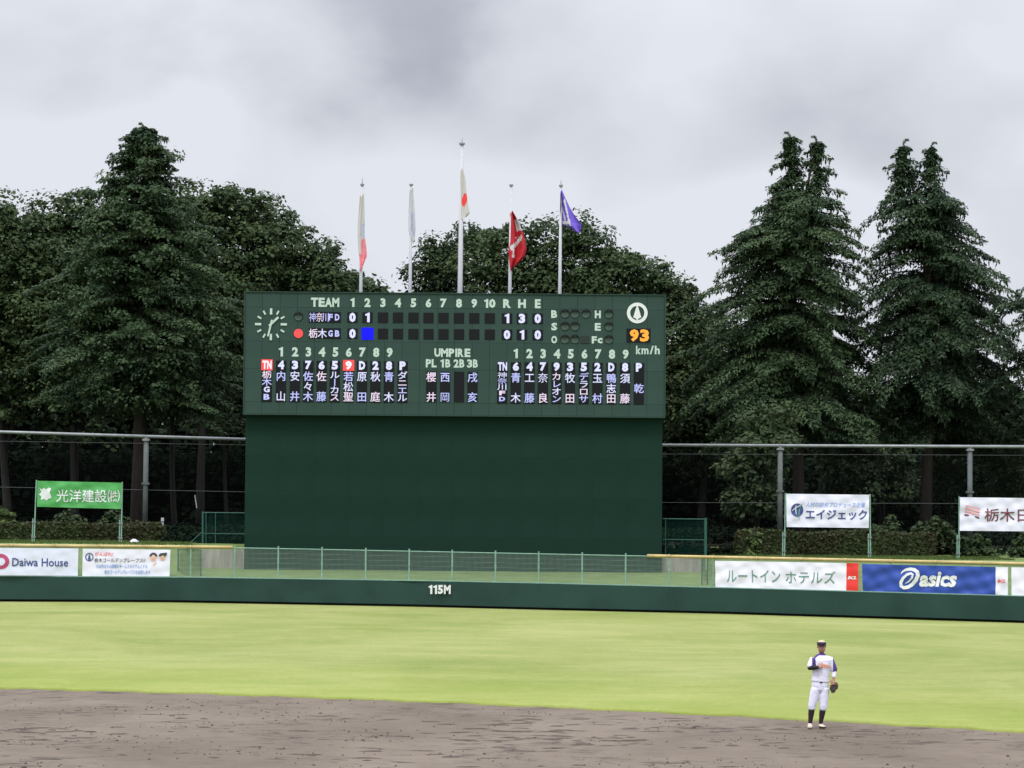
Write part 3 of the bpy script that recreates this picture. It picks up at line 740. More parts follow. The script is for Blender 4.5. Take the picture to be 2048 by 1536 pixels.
for y, kan, la in ((633.3, '神奈川', 'FD'), (665.8, '栃木', 'GB')):
    c = cell(649.5, sy(y, 649), 64, 21.5)
    if len(kan) == 3:
        for ch, dx in zip(kan, (-24.5, -10.5, 2)): lit(c, ch, dx, 0, 14.5, 20, LED_L if ch != '奈' else LED_P, .01, 'em')
    else:
        for ch, dx in zip(kan, (-23, -5)): lit(c, ch, dx, 0, 19, 20, LED_W if ch == '木' else LED_P, .01, 'em')
    for ch, dx in zip(la, (11.5, 25)): lit(c, ch, dx, 0, 9, 13, LED_L, .04)
# lamps
lampm = {}
def lamp(px, py, on=False, name='signal_lamp'):
    key = on
    if key not in lampm:
        m_ = MB(); m_.disc((0, 0, 0), 9.2 * S, -.012, .02, 22); base = m_.mesh('signal_lamp', G_BOARD_JOINT)
        m2 = MB(); m2.disc((0, 0, 0), 7.6 * S if not on else 9 * S, -.035, -.010, 20); lens = m2.mesh('lens', LED_R if on else LAMP_OFF)
        m3 = MB(); n = 14; r0, r1 = 9.2 * S, 8.3 * S; vs = []; fs = []
        for k in range(n + 1):
            t = math.pi * (.02 + .96 * k / n); d = .05 + .12 * math.sin(t)
            for rr in (r0, r0 - (.4 + 5.6 * math.sin(t) ** 2) * S):  # rim thickened into a black crescent for the shade the hood casts
                for y in (0, -d): vs.append((rr * math.cos(t), y, rr * math.sin(t)))
        for k in range(n):
            a = 4 * k; fs += [(a, a + 1, a + 5, a + 4), (a + 2, a + 6, a + 7, a + 3), (a + 1, a + 3, a + 7, a + 5)]
        m3.add(vs, fs); hood = m3.mesh('hood_with_shade', HOOD)
        lampm[key] = (base, lens, hood)
    base, lens, hood = lampm[key]; p = bp(px, py); o = link(name, base, board, Vector((p.x, YF, p.z)) - RL)
    link('lens', lens, o)
    if not on: link('hood_with_shade', hood, o)
    return o
lamp(597, 633.5); lamp(597, 667, True)
for y, t, xs in ((624, 'B', (1130, 1150, 1172)), (649, 'S', (1130, 1150)), (675, 'O', (1130, 1150))):
    numeral(t, 1108.4, sy(y, 1108), 15.5, wpx=12, name='heading_letter')
    for px in xs: lamp(px, sy(y - .5, px))
cell(1170, sy(674.5, 1170), 17, 16, mat('dark_grille', (.012, .022, .018), .7))
for y, t in ((624, 'H'), (649, 'E')):
    numeral(t, 1195.6, sy(y, 1195), 15.5, wpx=12, name='heading_letter'); lamp(1217.6, sy(y - .5, 1217))
numeral('F', 1188.5, sy(675, 1190), 14.5, wpx=10, name='heading_letter'); numeral('c', 1200, sy(676.5, 1200), 11, wpx=10, name='heading_letter'); lamp(1217.6, sy(674.5, 1217))
# emblem: white ring with a pointed spire
p = bp(1274.5, 626); em = MB(); em.disc((p.x, 0, p.z), 20.8 * S, YF - .03, YF, 36, 14.2 * S)
em.poly([(p.x, p.z + 21 * S), (p.x + 1.7 * S, p.z + 12 * S), (p.x + 5 * S, p.z + 2 * S), (p.x + 8 * S, p.z - 9 * S), (p.x + 3 * S, p.z - 11 * S), (p.x, p.z - 15 * S), (p.x - 3 * S, p.z - 11 * S), (p.x - 8 * S, p.z - 9 * S), (p.x - 5 * S, p.z + 2 * S), (p.x - 1.7 * S, p.z + 12 * S)], YF - .036, YF - .006)
em.build('emblem', WHITE_L, board)
c = cell(1277, 671, 48, 28)
lit(c, '9', -8.5, 0, 18, 24.5, LED_O, .05); lit(c, '3', 12, 0, 18, 24.5, LED_O, .05)
for ch, px, hh, ww, dy in (('k', 1277, 17, 10, 0), ('m', 1290, 12, 14, 2.5), ('/', 1303.5, 17, 8, 0), ('h', 1314.5, 17, 10, 0)):
    numeral(ch, px, 700 + dy, hh, wpx=ww, bold=.03, name='heading_letter')
# clock
p = bp(542, 648.5); clk = link('clock_face', MB().disc((0, 0, 0), 2.6 * S, -.02, .0, 12).mesh('clock_face', LETTER), board, Vector((p.x, YF - .03, p.z)) - RL)
for k in range(12):
    t = k * math.pi / 6; big = k % 3 == 0; r0, r1 = (19.5, 32) if big else (22.5, 31); wd = 4.6 if big else 3.4
    dx, dz = math.sin(t), math.cos(t); a = wd * S / 2; P = [(dx * r0 * S - dz * a, dz * r0 * S + dx * a), (dx * r0 * S + dz * a, dz * r0 * S - dx * a), (dx * r1 * S + dz * a, dz * r1 * S - dx * a), (dx * r1 * S - dz * a, dz * r1 * S + dx * a)]
    link('hour_mark', MB().poly(P, -.004, .02).mesh('hour_mark', LETTER), clk)
for nm, ang, r1, tail, wd, y in (('hour_hand', 46, 20.5, -5, 4.4, -.02), ('minute_hand', 193, 25, -9, 3.6, -.035)):
    t = R(ang); dx, dz = math.sin(t), math.cos(t); a = wd * S / 2; r0 = tail
    P = [(dx * r0 * S - dz * a, dz * r0 * S + dx * a), (dx * r0 * S + dz * a, dz * r0 * S - dx * a), (dx * r1 * S + dz * a, dz * r1 * S - dx * a), (dx * r1 * S - dz * a, dz * r1 * S + dx * a)]
    link(nm, MB().poly(P, y - .01, y).mesh(nm, LETTER), clk)
# batting orders
for ch, px in zip('123456789', (561.8, 590.3, 617, 644, 671, 697.6, 725, 752.4, 779.3)): numeral(ch, px, sy(703, px), 19)
for ch, px in zip('123456789', (1031.5, 1059, 1086.5, 1114, 1141.7, 1169, 1196.5, 1224, 1251.3)): numeral(ch, px, sy(703.3, px), 19)
for ch, px, wp in (('U', 875, 12.5), ('M', 889, 14.5), ('P', 903, 11.5), ('I', 912.5, 3.6), ('R', 921.5, 12), ('E', 935, 11.5)): numeral(ch, px, sy(702.7, px), 17, wpx=wp, name='heading_letter')
for px, s_ in ((862.5, 'PL'), (890, '1B'), (918, '2B'), (945, '3B')):
    numeral(s_[0], px - 5.6, sy(724, px), 16.5, wpx=10.5 if s_[0] != '1' else 7, bold=.04, name='heading_letter'); numeral(s_[1], px + 5.8, sy(724, px), 16.5, wpx=10, bold=.04, name='heading_letter')
LM = [LED_W, LED_L, LED_L, LED_P, LED_W]
def column(px, pos, nm, y_top=720.5, hot=False, base=.0):
    h_ = 83.0; cy = 762.0; c = cell(px, sy(cy, px), 20.5, h_)
    if pos:
        if hot:
            link('red_highlight', plate_mesh('red_highlight', 22.5 * S, 21.5 * S, LED_R, .02, .004), c, (0, -.005, (cy - 729.3) * S))
        wd = 7 if pos == '1' else (19 if pos == 'TN' else 12.5)
        if pos == 'TN':
            for ch, dx in (('T', -4.6), ('N', 4.8)): lit(c, ch, dx, cy - 729.3, 9, 17, LED_PK if hot else LED_W, .05, dy=-.012)
        else: lit(c, pos, 0, cy - 729.3, wd, 17.5, LED_PK if hot else LED_W, .06, dy=-.012)
    n = len(nm)
    if n == 1: ys, hh = [771.5], 19
    elif n == 2: ys, hh = [751.5, 792], 20
    elif n == 3: ys, hh = [751.5, 772, 792], 19.5
    elif n == 4: ys, hh = [748.5, 763.5, 778.5, 793.5], 16
    else: ys, hh = [746.5, 758.5, 770.5, 782.5, 794.5], 12.5
    for i, (ch, y) in enumerate(zip(nm, ys)):
        if ch == ' ': continue
        m_ = LM[(int(px) + i * 3) % 5]
        if ch in 'FDGB': lit(c, ch, 0, cy - y, 12, hh * .72, m_, .04); continue
        lit(c, ch, 0, cy - y, 20.5, hh * 1.04, m_, .010, 'em', rot=(ch == 'ー'))
for a in ((533.7, 'TN', '栃木GB', True), (562, '4', '内山'), (589.8, '3', '安井'), (616.3, '7', '佐々木'), (643, '6', '佐藤'), (669.5, '5', 'ルーカス'), (697, '9', '若松聖', True), (724, 'D', '原田'), (750.8, '2', '秋庭'), (777.8, '8', '青木'), (805, 'P', 'ダニエル')):
    column(a[0], a[1], a[2], hot=len(a) > 3)
for a in ((1004.6, 'TN', '神奈川FD'), (1031.5, '6', '青木'), (1059, '4', '工藤'), (1085.8, '7', '奈良'), (1113, '9', 'カレオン'), (1140, '3', '牧田'), (1167.5, '5', 'デラロサ'), (1194.8, '2', '玉村'), (1222.5, 'D', '鴨志田'), (1250, '8', '須藤'), (1277.7, 'P', '乾')):
    column(*a)
for px, nm in ((862.5, '櫻井'), (890, '西岡'), (918, '  '), (945, '戌亥')):
    c = cell(px, sy(770.8, px), 20.5, 61)
    for ch, y in zip(nm, (751.5, 791.5)):
        if ch != ' ': lit(c, ch, 0, 770.8 - y, 20.5, 20.5, LM[(int(px) + int(y)) % 5], .010, 'em')

# concrete retaining blocks beside the board
def block(px0, px1, ytop0, ytop1, ybot, label):
    a, b_ = at(px0, ytop0, YB), at(px1, ytop1, YB); zb = at(px0, ybot, YB).z
    mb = MB(); mb.box(a.x, b_.x, YB, YB + .28, zb - .4, max(a.z, b_.z)); o = mb.build('retaining_wall', CONC, loc=(a.x, YB, zb))
    bv = o.modifiers.new('bevel', 'BEVEL'); bv.width = .03; bv.segments = 2
    prop(o, label, 'retaining wall'); return o
block(403, 497, 1100, 1100, 1137, 'stained grey concrete retaining wall at the left foot of the scoreboard')
block(1322, 1405, 1116, 1116, 1144, 'grey concrete retaining wall at the right foot of the scoreboard')
# green mesh fences beside the board
def side_fence(name, label, pts, rails, posts, D):
    """posts: (px, ytop, ybot, r); rails: (px0,y0,px1,y1); pts: area polygons as (px0, px1, top(px), bottom)"""
    r = empty(name, at(posts[0][0], posts[0][2], D), label, 'fence')
    for px, yt, yb, rad in posts: MB().tube([at(px, yt, D), at(px, yb, D)], rad, 8).build('post', G_STEEL, r)
    for x0, y0, x1, y1 in rails: MB().tube([at(x0, y0, D), at(x1, y1, D)], .022, 6).build('rail', G_STEEL, r)
    V = []; F = []; n = 0
    for px0, px1, top, bot in pts:
        k = px0
        while k < px1:
            a, c = at(k, top(k), D + .03), at(k, bot, D + .03); c.x = a.x
            for p in (a, c): V += [(p.x - .0045, p.y, p.z), (p.x + .0045, p.y, p.z), (p.x, p.y + .01, p.z)]
            F += [(n, n + 1, n + 4, n + 3), (n + 1, n + 2, n + 5, n + 4), (n + 2, n, n + 3, n + 5)]; n += 6; k += 2.4
        y = bot
        while y > min(top(px0), top(px1)):
            xs_ = [k_ for k_ in np.linspace(px0, px1, 12) if top(k_) <= y]
            if len(xs_) > 1:
                a, c = at(min(xs_), y, D + .03), at(max(xs_), y, D + .03)
                for p in (a, c): V += [(p.x, p.y, p.z - .004), (p.x, p.y, p.z + .004), (p.x, p.y + .01, p.z)]
                F += [(n, n + 1, n + 4, n + 3), (n + 1, n + 2, n + 5, n + 4), (n + 2, n, n + 3, n + 5)]; n += 6
            y -= 2.6
    o = link('wire_mesh', np_mesh('wire_mesh', V, np.array(F), G_TEAL), r); o.data.transform(Matrix.Translation(-wloc(r))); prop(o, kind='stuff')
side_fence('stair_fence', 'green mesh fence with sloping handrail at the left side of the scoreboard',
           [(405, 488, lambda x: 1025, 1098), (378, 405, lambda x: 1089 - (x - 378) * 1.0, 1098), (405, 432, lambda x: 1025.8, 1097)], [(405, 1025, 489, 1026), (375, 1091, 406, 1062), (405, 1067, 489, 1068)],
           [(405.5, 1023, 1099, .045), (412, 1025, 1099, .02), (431, 1025, 1099, .02), (381, 1086, 1099, .03)], YB + .4)
side_fence('corner_fence', 'green mesh fence with thick end post at the right side of the scoreboard',
           [(1328, 1411, lambda x: 1038, 1117)], [(1326, 1037.5, 1412, 1038.5), (1326, 1079, 1412, 1080)], [(1411, 1036, 1119, .07), (1331, 1037, 1117, .025)], YB + .4)
# teal lattice piece on the slope behind the wall, left
side_fence('slope_fence', 'green mesh panel on the grass slope right of the banner with drawn faces', [(356, 402, lambda x: 1099, 1152)], [(356, 1099, 402, 1099.5)], [(356, 1098, 1153, .03), (402, 1099, 1153, .03)], 136.6)
side_fence('slope_fence', 'green mesh panel on the grass slope left of the green katakana banner', [(1404, 1416, lambda x: 1117, 1172)], [(1404, 1117, 1416, 1117)], [(1404, 1117, 1173, .025), (1415, 1115, 1174, .03)], 134.6)
MB().tube([at(1413, 1118, 142), at(1413, 1143, 142)], .05, 8).build('post_stub', WHITE_P); prop(bpy.data.objects['post_stub'], 'short pale stub of a post by the right concrete wall', 'post')

# ------------------------------------------------------------------ flagpoles and flags
def flagpole(x0, y0, x1, y1, r, fin, label, ball=False):
    D = YS + 1.9; a = at(x0, y0, D); b_ = at(x1, y1, D); a.x = a.x; foot = Vector((a.x - (b_.x - a.x) * .9, D, Z_HI))
    root = empty('flagpole', foot, label, 'flagpole', 'flagpoles behind the scoreboard')
    MB().tube([foot, a, b_], [r * 1.15, r, r * .68], 14).build('pole', WHITE_P, root, True)
    m_ = MB(); m_.tube([b_ - Vector((0, 0, .03)), b_ + Vector((0, 0, .05))], r * 1.15, 10); m_.build('truck_cap', GALV, root)
    if fin: MB().tube([b_ + Vector((0, 0, .04)), b_ + Vector((0, 0, fin))], [.025, .008], 6).build('finial', GALV, root)
flagpole(721.5, 584, 724.5, 370, .085, .35, 'thin white flagpole at the far left with spiked tip', )
flagpole(820, 584, 822.5, 370, .085, 0, 'thin white flagpole second from left with flat cap')
flagpole(920, 584, 924.2, 288, .125, .30, 'tallest and thickest white flagpole in the middle of the row')
flagpole(1019.5, 584, 1022.5, 371, .085, 0, 'thin white flagpole second from right carrying the red flag')
flagpole(1119.5, 584, 1122, 372, .085, .30, 'thin white flagpole at the far right carrying the purple flag')
def flag(name, label, rows_, zones, mats_, folds=3, amp=.03, dep=YS + 1.9, front=.0):
    """rows_: list of (y, xleft, xright) in photo pixels; cloth hangs in folds"""
    nj, ni = 40, 26; ys = np.linspace(rows_[0][0], rows_[-1][0], nj + 1); vs = []
    c0 = at(rows_[0][1], rows_[0][0], dep); pxs = []
    for j, y in enumerate(ys):
        xl = np.interp(y, [r_[0] for r_ in rows_], [r_[1] for r_ in rows_]); xr = np.interp(y, [r_[0] for r_ in rows_], [r_[2] for r_ in rows_])
        for i in range(ni + 1):
            u = i / ni; px = lerp(xl, xr, u); wv = math.sin(u * folds * 2 * math.pi + y * .03) * amp * min(1, (xr - xl) / 12 + .2)
            vs.append(at(px, y + 3 * math.sin(u * 5 + .2), dep - .12 - front + wv)); pxs.append((u, j / nj, px, y))
    fs = []; mi = []
    for j in range(nj):
        for i in range(ni):
            a = j * (ni + 1) + i; fs.append((a, a + 1, a + ni + 2, a + ni + 1)); u, v, px, y = pxs[a]; mi.append(zones(u + .5 / ni, v + .5 / nj, px, y))
    mb = MB(); mb.add(vs, fs); mb.m = mi; o = mb.build(name, mats_, smooth=True, loc=c0)
    so = o.modifiers.new('thick', 'SOLIDIFY'); so.thickness = .008
    prop(o, label, 'flag'); return o
FW_ = mat('flag_white', (.52, .52, .56), .9, .03, 3); FC = mat('flag_cream', (.50, .48, .46), .8, .03, 3); FR = mat('flag_red', (.75, .05, .04), .7, .05, 3)
FP_ = mat('flag_pink', (.72, .22, .26), .8, .25, 4); FD_ = mat('flag_crimson', (.42, .012, .022), .7, .15, 3); FV = mat('flag_purple', (.13, .075, .46), .7, .15, 3); FL = mat('flag_lavender', (.40, .42, .54), .9, .1, 5)
flag('pink_flag', 'limp white and pink flag on the far left pole', [(388, 720, 728), (440, 716, 729), (470, 715, 729), (500, 717, 733), (515, 719, 734), (540, 720, 723.5)],
     lambda u, v, px, y: 1 if (px > 722 and y > 478) or y > 505 else (0 if u < .55 or v < .4 else 2), [FC, FP_, FL], 2)
flag('white_flag', 'limp pale lavender flag on the second pole from left', [(375, 819.5, 826), (430, 817, 829.5), (460, 816.5, 831), (466, 820, 830.5), (484, 825, 829.5)], lambda u, v, px, y: 1 if .35 < u < .85 and .45 < v < .9 else 0, [FW_, FL], 2)
flag('national_flag', 'limp white flag with a red disc on the tallest pole', [(338, 921, 925.5), (360, 921, 930.5), (385, 922, 932.5), (410, 922, 935.5), (430, 922, 940), (437, 922, 932)],
     lambda u, v, px, y: 1 if ((px - 928.5) / 5.5) ** 2 + ((y - 398.5) / 11.5) ** 2 < 1 else 0, [FC, FR], 1.2)
def zred(u, v, px, y):
    if u > .62 and y < 462 and y > 440 : return 1
    a = (px - 1022) * .8 + (y - 492)
    if 1020 < px < 1043 and (abs(a) < 5 or abs(a + 15) < 3 and px > 1030) and 470 < y < 512: return 1
    if abs(px - 1026) < 2 and 495 < y < 512: return 1
    return 0
flag('red_flag', 'crimson flag with white lettering on the fourth pole', [(424, 1021, 1025), (440, 1019, 1034), (455, 1018, 1041), (480, 1018, 1049), (500, 1017, 1053), (515, 1018, 1050), (532, 1020, 1033), (538, 1021, 1027)], zred, [FD_, FW_], 1.6, .16)
def zpur(u, v, px, y):
    c = 1125 + (y - 410) * .22
    return 1 if 400 < y < 448 and (abs(abs(px - c - 2) - 3.2) < 1.3 or (438 < y < 444 and abs(px - c) < 7)) else 0
flag('purple_flag', 'purple flag with a pale emblem drifting from the far right pole', [(382, 1121, 1123.5), (400, 1120.5, 1131), (420, 1120, 1141), (435, 1120, 1150), (447, 1122, 1160), (452, 1133, 1163), (464, 1155, 1161)], zpur, [FV, FW_], 1.3, .16)

# ------------------------------------------------------------------ protective net
def net(name, label, pxs, ytop, ybot_z, D, posts, wires):
    root = empty(name, Vector((at(pxs[0], 1000, D).x, D, Z_HI)), label, 'net fence')
    for px, rad in posts:
        a = at(px, ytop(px), D); MB().tube([(a.x, D, Z_HI - .2), (a.x, D, a.z + .05)], [rad * 1.05, rad], 12).build('post', GALV_D, root, True)
        z = lerp(Z_HI, a.z, .55); MB().box(a.x - rad * 1.5, a.x + rad * 1.5, D - rad * 1.3, D + rad * 1.3, z - .05, z + .05).build('bracket', GALV_D, root)
        MB().box(a.x - rad * 1.4, a.x + rad * 1.4, D - rad * 1.3, D + rad * 1.3, a.z - .22, a.z - .12).build('bracket', GALV, root)
    a, b_ = at(pxs[0], ytop(pxs[0]), D - .05), at(pxs[1], ytop(pxs[1]), D - .05)
    MB().tube([a, a.lerp(b_, .5), b_], .08, 10).build('top_pipe', GALV, root, True)
    for y0, y1 in wires:
        MB().tube([at(pxs[0], y0, D - .05), at(pxs[1], y1, D - .05)], .012, 4).build('cable', mat('dull_cable', (.04, .045, .045), .6), root)
    V = []; F = []; n = 0
    x = a.x
    while x < b_.x:
        zt = lerp(a.z, b_.z, (x - a.x) / (b_.x - a.x))
        V += [(x - .002, D, Z_HI), (x + .002, D, Z_HI), (x + .002, D, zt), (x - .002, D, zt)]; F.append((n, n + 1, n + 2, n + 3)); n += 4; x += .12
    z = Z_HI
    while z < max(a.z, b_.z):
        V += [(a.x, D, z - .002), (b_.x, D, z - .002), (b_.x, D, z + .002), (a.x, D, z + .002)]; F.append((n, n + 1, n + 2, n + 3)); n += 4; z += .12
    o = link('netting', np_mesh('netting', V, np.array(F), NET), root); o.data.transform(Matrix.Translation(-wloc(root))); prop(o, kind='stuff')
net('ball_net', 'tall dark net under a grey pipe, left of the scoreboard', (-420, 497), lambda p: 864 + .0305 * p, 0, 147.5, [(292.5, .125), (-330, .125)], [(966, 984), (876, 890)])
net('ball_net', 'tall dark net under a grey pipe, right of the scoreboard', (1322, 2420), lambda p: 890.5 + .0042 * (p - 1330), 0, 147.5, [(1560.5, .125), (1940, .125), (2320, .125)], [(1005, 1009), (908, 912)])

# ------------------------------------------------------------------ foliage
def quads(C, U, Vv):
    """C centres, U and V half axes -> leaf-shaped four-corner faces"""
    n = len(C); P = np.empty((n, 4, 3)); P[:, 0] = C - U; P[:, 1] = C - Vv * .9 + U * .1; P[:, 2] = C + U; P[:, 3] = C + Vv
    return P.reshape(-1, 3), np.arange(n * 4).reshape(n, 4)
def unit(a): return a / (np.linalg.norm(a, axis=-1, keepdims=True) + 1e-9)
def leaves_at(C, nrm, size, elong=1.5):
    n = len(C); t = unit(np.cross(nrm, RNG.normal(size=(n, 3)))); bnt = np.cross(nrm, t); s = (size * RNG.uniform(.6, 1.3, n))[:, None]
    return quads(C, t * s * elong, bnt * s)
def clump_leaves(cent, rad, per, size, up=.6, rough=.3):
    """clumps: shells of leaves, more on the top side"""
    n = len(cent); d = unit(RNG.normal(size=(n, per, 3))); d[..., 2] = np.where((d[..., 2] < -.1) & (RNG.random((n, per)) < .72), -d[..., 2], d[..., 2])
    r = rad[:, None, None] * RNG.uniform(.62, 1.08, (n, per, 1)); C = (cent[:, None, :] + d * r * np.array([1.15, 1.15, .8])).reshape(-1, 3)
    nr = unit(d.reshape(-1, 3) * 1.0 + np.array([0, 0, up]) + RNG.normal(size=(n * per, 3)) * rough)
    return leaves_at(C, nr, size)
def limb_path(a, b_, bend=.1, n=6):
    a, b_ = Vector(a), Vector(b_); L = (b_ - a).length; off = Vector((random.uniform(-1, 1), random.uniform(-1, 1), .3)) * L * bend
    return [a.lerp(b_, i / n) + off * math.sin(math.pi * i / n) for i in range(n + 1)]
ZG = Z_HI + .35
def broad_tree(label, px, D, lobes, m=L_BROAD, trunk=.28, dens=1.0, size=.088, group=None, name='broadleaf_tree', thick=1.0, zg=None, cl=.62, bark=BARK_D, limbs=True, sparse=1.0):
    """lobes: (px, py, radius px)"""
    s = D / FPX; base = at(px, 1040, D); base.z = ZG - .2 if zg is None else zg
    root = empty(name, base, label, 'tree', group)
    cs = []
    LP = []
    for lx, ly, lr in lobes:
        dd = random.uniform(-.5, .5) * lr * s * 1.2 * thick; c = at(lx, ly, D + dd); LP.append((c, lr * s))
    for c, r in LP:
        n = int(max(8, 11 * dens * r * r * sparse)); d = unit(RNG.normal(size=(n, 3))); d[:, 1] = np.where(RNG.random(n) < .35, -np.abs(d[:, 1]), d[:, 1])
        k = 1 + .18 * np.sin(d[:, 0] * 5 + c.x) * np.cos(d[:, 2] * 6 + c.z)
        rr = r * RNG.uniform(.35, 1.08, n) ** .55 * k
        cs.append(np.array(c)[None] + d * rr[:, None] * np.array([1, 1, .9]))
    cent = np.vstack(cs); rad = RNG.uniform(.4, 1.5, len(cent)) ** 1.3 * cl * 1.2
    V, F = clump_leaves(cent, rad, int(105 * dens), size, rough=.55)
    o = link('crown', np_mesh('crown', V, F, m, root.location), root); prop(o, kind='stuff')
    top = max(LP, key=lambda t: t[0].z)[0]; t_end = Vector((lerp(base.x, top.x, .25), D, lerp(base.z, top.z, .75)))
    MB().tube(limb_path(base, t_end, .02, 8), [trunk * (1 - .09 * i) for i in range(9)], 8).build('trunk', bark, root, True)
    if limbs:
        for c, r in LP[::2]:
            st = base.lerp(t_end, random.uniform(.35, .75)); MB().tube(limb_path(st, c, .08, 5), [trunk * .45 * (1 - .16 * i) for i in range(6)], 6).build('limb', bark, root, True)
    return root

def cedar(label, px_base, D, y_base, tops, prof, m=L_CEDAR, step=.36, trunk=.38, dens=1.0, droop=1.0, per_ring=7, y_low=860, seed=1, tb=None, wob=.25, leaf=1.0, name='cedar_tree', round_=0.0):
    """prof: (py, left px, right px) outline; tops: [(px, py)] leader tips"""
    rs = random.Random(seed); s = D / FPX; base = at(px_base, y_base, D); base.z = ZG - .25
    root = empty(name, base, label, 'tree', 'conifers behind the net')
    Cc = []; Uu = []; Vv = []; wood = []
    trunk_mb = MB(); t0 = at(*tops[0], D)
    mid = base.lerp(t0, .55)
    trunk_mb.tube([base, base.lerp(mid, .5) + Vector((.08, 0, 0)), mid, t0], [trunk, trunk * .78, trunk * .5, .03], 10)
    if len(tops) > 1:
        for tp in tops[1:]:
            t1 = at(*tp, D); trunk_mb.tube([base.lerp(t0, .62), base.lerp(t0, .7).lerp(t1, .35), t1], [trunk * .4, trunk * .3, .03], 8)
    trunk_mb.build('trunk', BARK if tb is None else tb, root, True)
    ys = [p_[0] for p_ in prof]; zt = at(*tops[0], D).z; zlow = at(px_base, y_low, D).z
    leaders = [at(*tp, D) for tp in tops]
    z = zlow
    def branch(o_, az, L, rise, dz):
        """one drooping bough with side sprays"""
        dirv = np.array([math.cos(az), math.sin(az), 0.0]); side = np.array([-dirv[1], dirv[0], 0])
        n = max(3, int(L / .22)); pts = []
        for i in range(n + 1):
            t = i / n; pts.append(np.array(o_) + dirv * L * t + np.array([0, 0, rise * L * (t - .15 * t * t) - dz * L * t ** 2.6]) + side * .06 * L * math.sin(t * 3 + az * 5))
        wood.append((pts, .05 * L / 4 + .012))
        for i in range(1, n + 1):
            t = i / n
            if t < .12: continue
            wdt = min(1, .25 + L / 1.3) * (.20 + .62 * min(1, L / 3.5) * math.sin(math.pi * min(1, (t * .85 + .12)))) * (1.0 if t < .9 else .7)
            p = pts[i]
            k = int(max(2, round(10 * dens)))
            for sgn in (-1, 1):
                for j in range(k):
                    q = (j + rs.random()) / k; off = side * (sgn * wdt * q + rs.uniform(-.07, .07)) + dirv * (q * wdt * .4 + rs.uniform(-.17, .17)) + np.array([0, 0, -.34 * droop * wdt * q * q + rs.uniform(-.10, .09)])
                    d = dirv * rs.uniform(.1, .9) + side * sgn * rs.uniform(.2, .9) + np.array([0, 0, -.1 * droop - .9 * q * droop * rs.random()]); d = d / np.linalg.norm(d)
                    ln = rs.uniform(.06, .13) * leaf; Cc.append(p + off); Uu.append(d * ln)
                    nn = np.array([rs.uniform(-.5, .5), rs.uniform(-.5, .5), 1.0]); b2 = np.cross(nn, d); Vv.append(b2 / (np.linalg.norm(b2) + 1e-6) * rs.uniform(.035, .065) * leaf)
                # hanging twig
                if rs.random() < .75:
                    q = rs.random(); off = side * sgn * wdt * q + dirv * q * wdt * .4 - np.array([0, 0, .1 + rs.random() * .22 * droop]); d = np.array([rs.uniform(-.3, .3), rs.uniform(-.3, .3), -1.0]); Cc.append(p + off); Uu.append(d * .15 * leaf); Vv.append(np.array([rs.uniform(-1, 1), rs.uniform(-1, 1), 0]) * .06 * leaf)
    while z < zt - .12:
        # outline at this height
        yy = 768 - ((z - CAM_H) / D * FPX) + 254   # close enough for the profile lookup
        xl = np.interp(yy, ys, [p_[1] for p_ in prof]); xr = np.interp(yy, ys, [p_[2] for p_ in prof])
        act = [l for l in leaders if z < l.z - .1]
        nb = per_ring
        frac = (z - zlow) / (zt - zlow)
        multi = len(act) > 1 and frac > .80
        for b_i in range(nb):
            ldr = act[b_i % len(act)] if multi else None
            tt = min(1, (z - base.z) / (t0.z - base.z)); ax = lerp(base.x, t0.x, tt)
            if ldr is not None: ax = ldr.x
            az = rs.uniform(0, 2 * math.pi); cx = math.cos(az)
            XL, XR = at(xl, yy, D).x, at(xr, yy, D).x
            half = (XR - ax) if cx > 0 else (ax - XL)
            if ldr is not None: half = min(half, max(.10, (ldr.z - z) * .34))
            half = max(half, .12)
            side_amt = abs(cx) * half + (1 - abs(cx)) * (XR - XL) / 2 * (.9 if ldr is None else .25)
            L = side_amt * (rs.uniform(.86, 1.14) if b_i % 3 else rs.uniform(.45, .9)) * (1 + wob * (rs.random() - .5))
            L *= 1 + wob * .55 * (math.sin(3 * az + z * 1.9 + seed) * .6 + math.sin(5 * az - z * 3.1 + seed * 2) * .4)
            if math.sin(2 * az + z * 2.7 + seed * 1.7) * math.sin(z * 1.3 - az * 3) > .72 and frac < .9: continue
            L = max(.22, L)
            rise = .12 + .5 * max(0, frac - .45) - .1 * (1 - frac)
            branch((ax, D, z + rs.uniform(-.45, .45) * min(1, (zt - z) / 3)), az, L, rise + rs.uniform(-.05, .1), (.20 + .22 * rs.random()) * droop + (.25 if L < 1.2 else 0) * droop)
        z += step * (1 - .35 * frac) * rs.uniform(.8, 1.2)
    for q, l in enumerate(leaders):  # nodding tips
        sg = 1 if rs.random() < .5 else -1; b0 = np.array(l) + np.array([0, 0, -.55])
        for k in range(46):
            t = k / 45; p = b0 + np.array([sg * .32 * t ** 2.2, 0, .72 * math.sin(t * 1.9)])
            Cc.append(p + np.array([rs.uniform(-.05, .05), rs.uniform(-.05, .05), -.04])); Uu.append(np.array([rs.uniform(-.09, .09), rs.uniform(-.05, .05), -.09])); Vv.append(np.array([.025, .02, .01]))
        for k in range(5):
            branch((l.x, D, l.z - .35 - .33 * k), (0 if (k + q) % 2 else math.pi) + rs.uniform(-.4, .4), .35 + .17 * k, .42, .55)
    V, F = quads(np.array(Cc), np.array(Uu), np.array(Vv))
    o = link('crown', np_mesh('crown', V, F, m, root.location), root); prop(o, kind='stuff')
    bm_ = MB()
    for pts, r0 in wood:
        pp = pts[::3] + ([pts[-1]] if (len(pts) - 1) % 3 else []); bm_.tube(pp, [r0 * (1 - .85 * i / max(1, len(pp) - 1)) for i in range(len(pp))], 3, cap=False)
    ob = bm_.build('boughs', BARK_D, root); prop(ob, kind='stuff')
    return root, len(F)

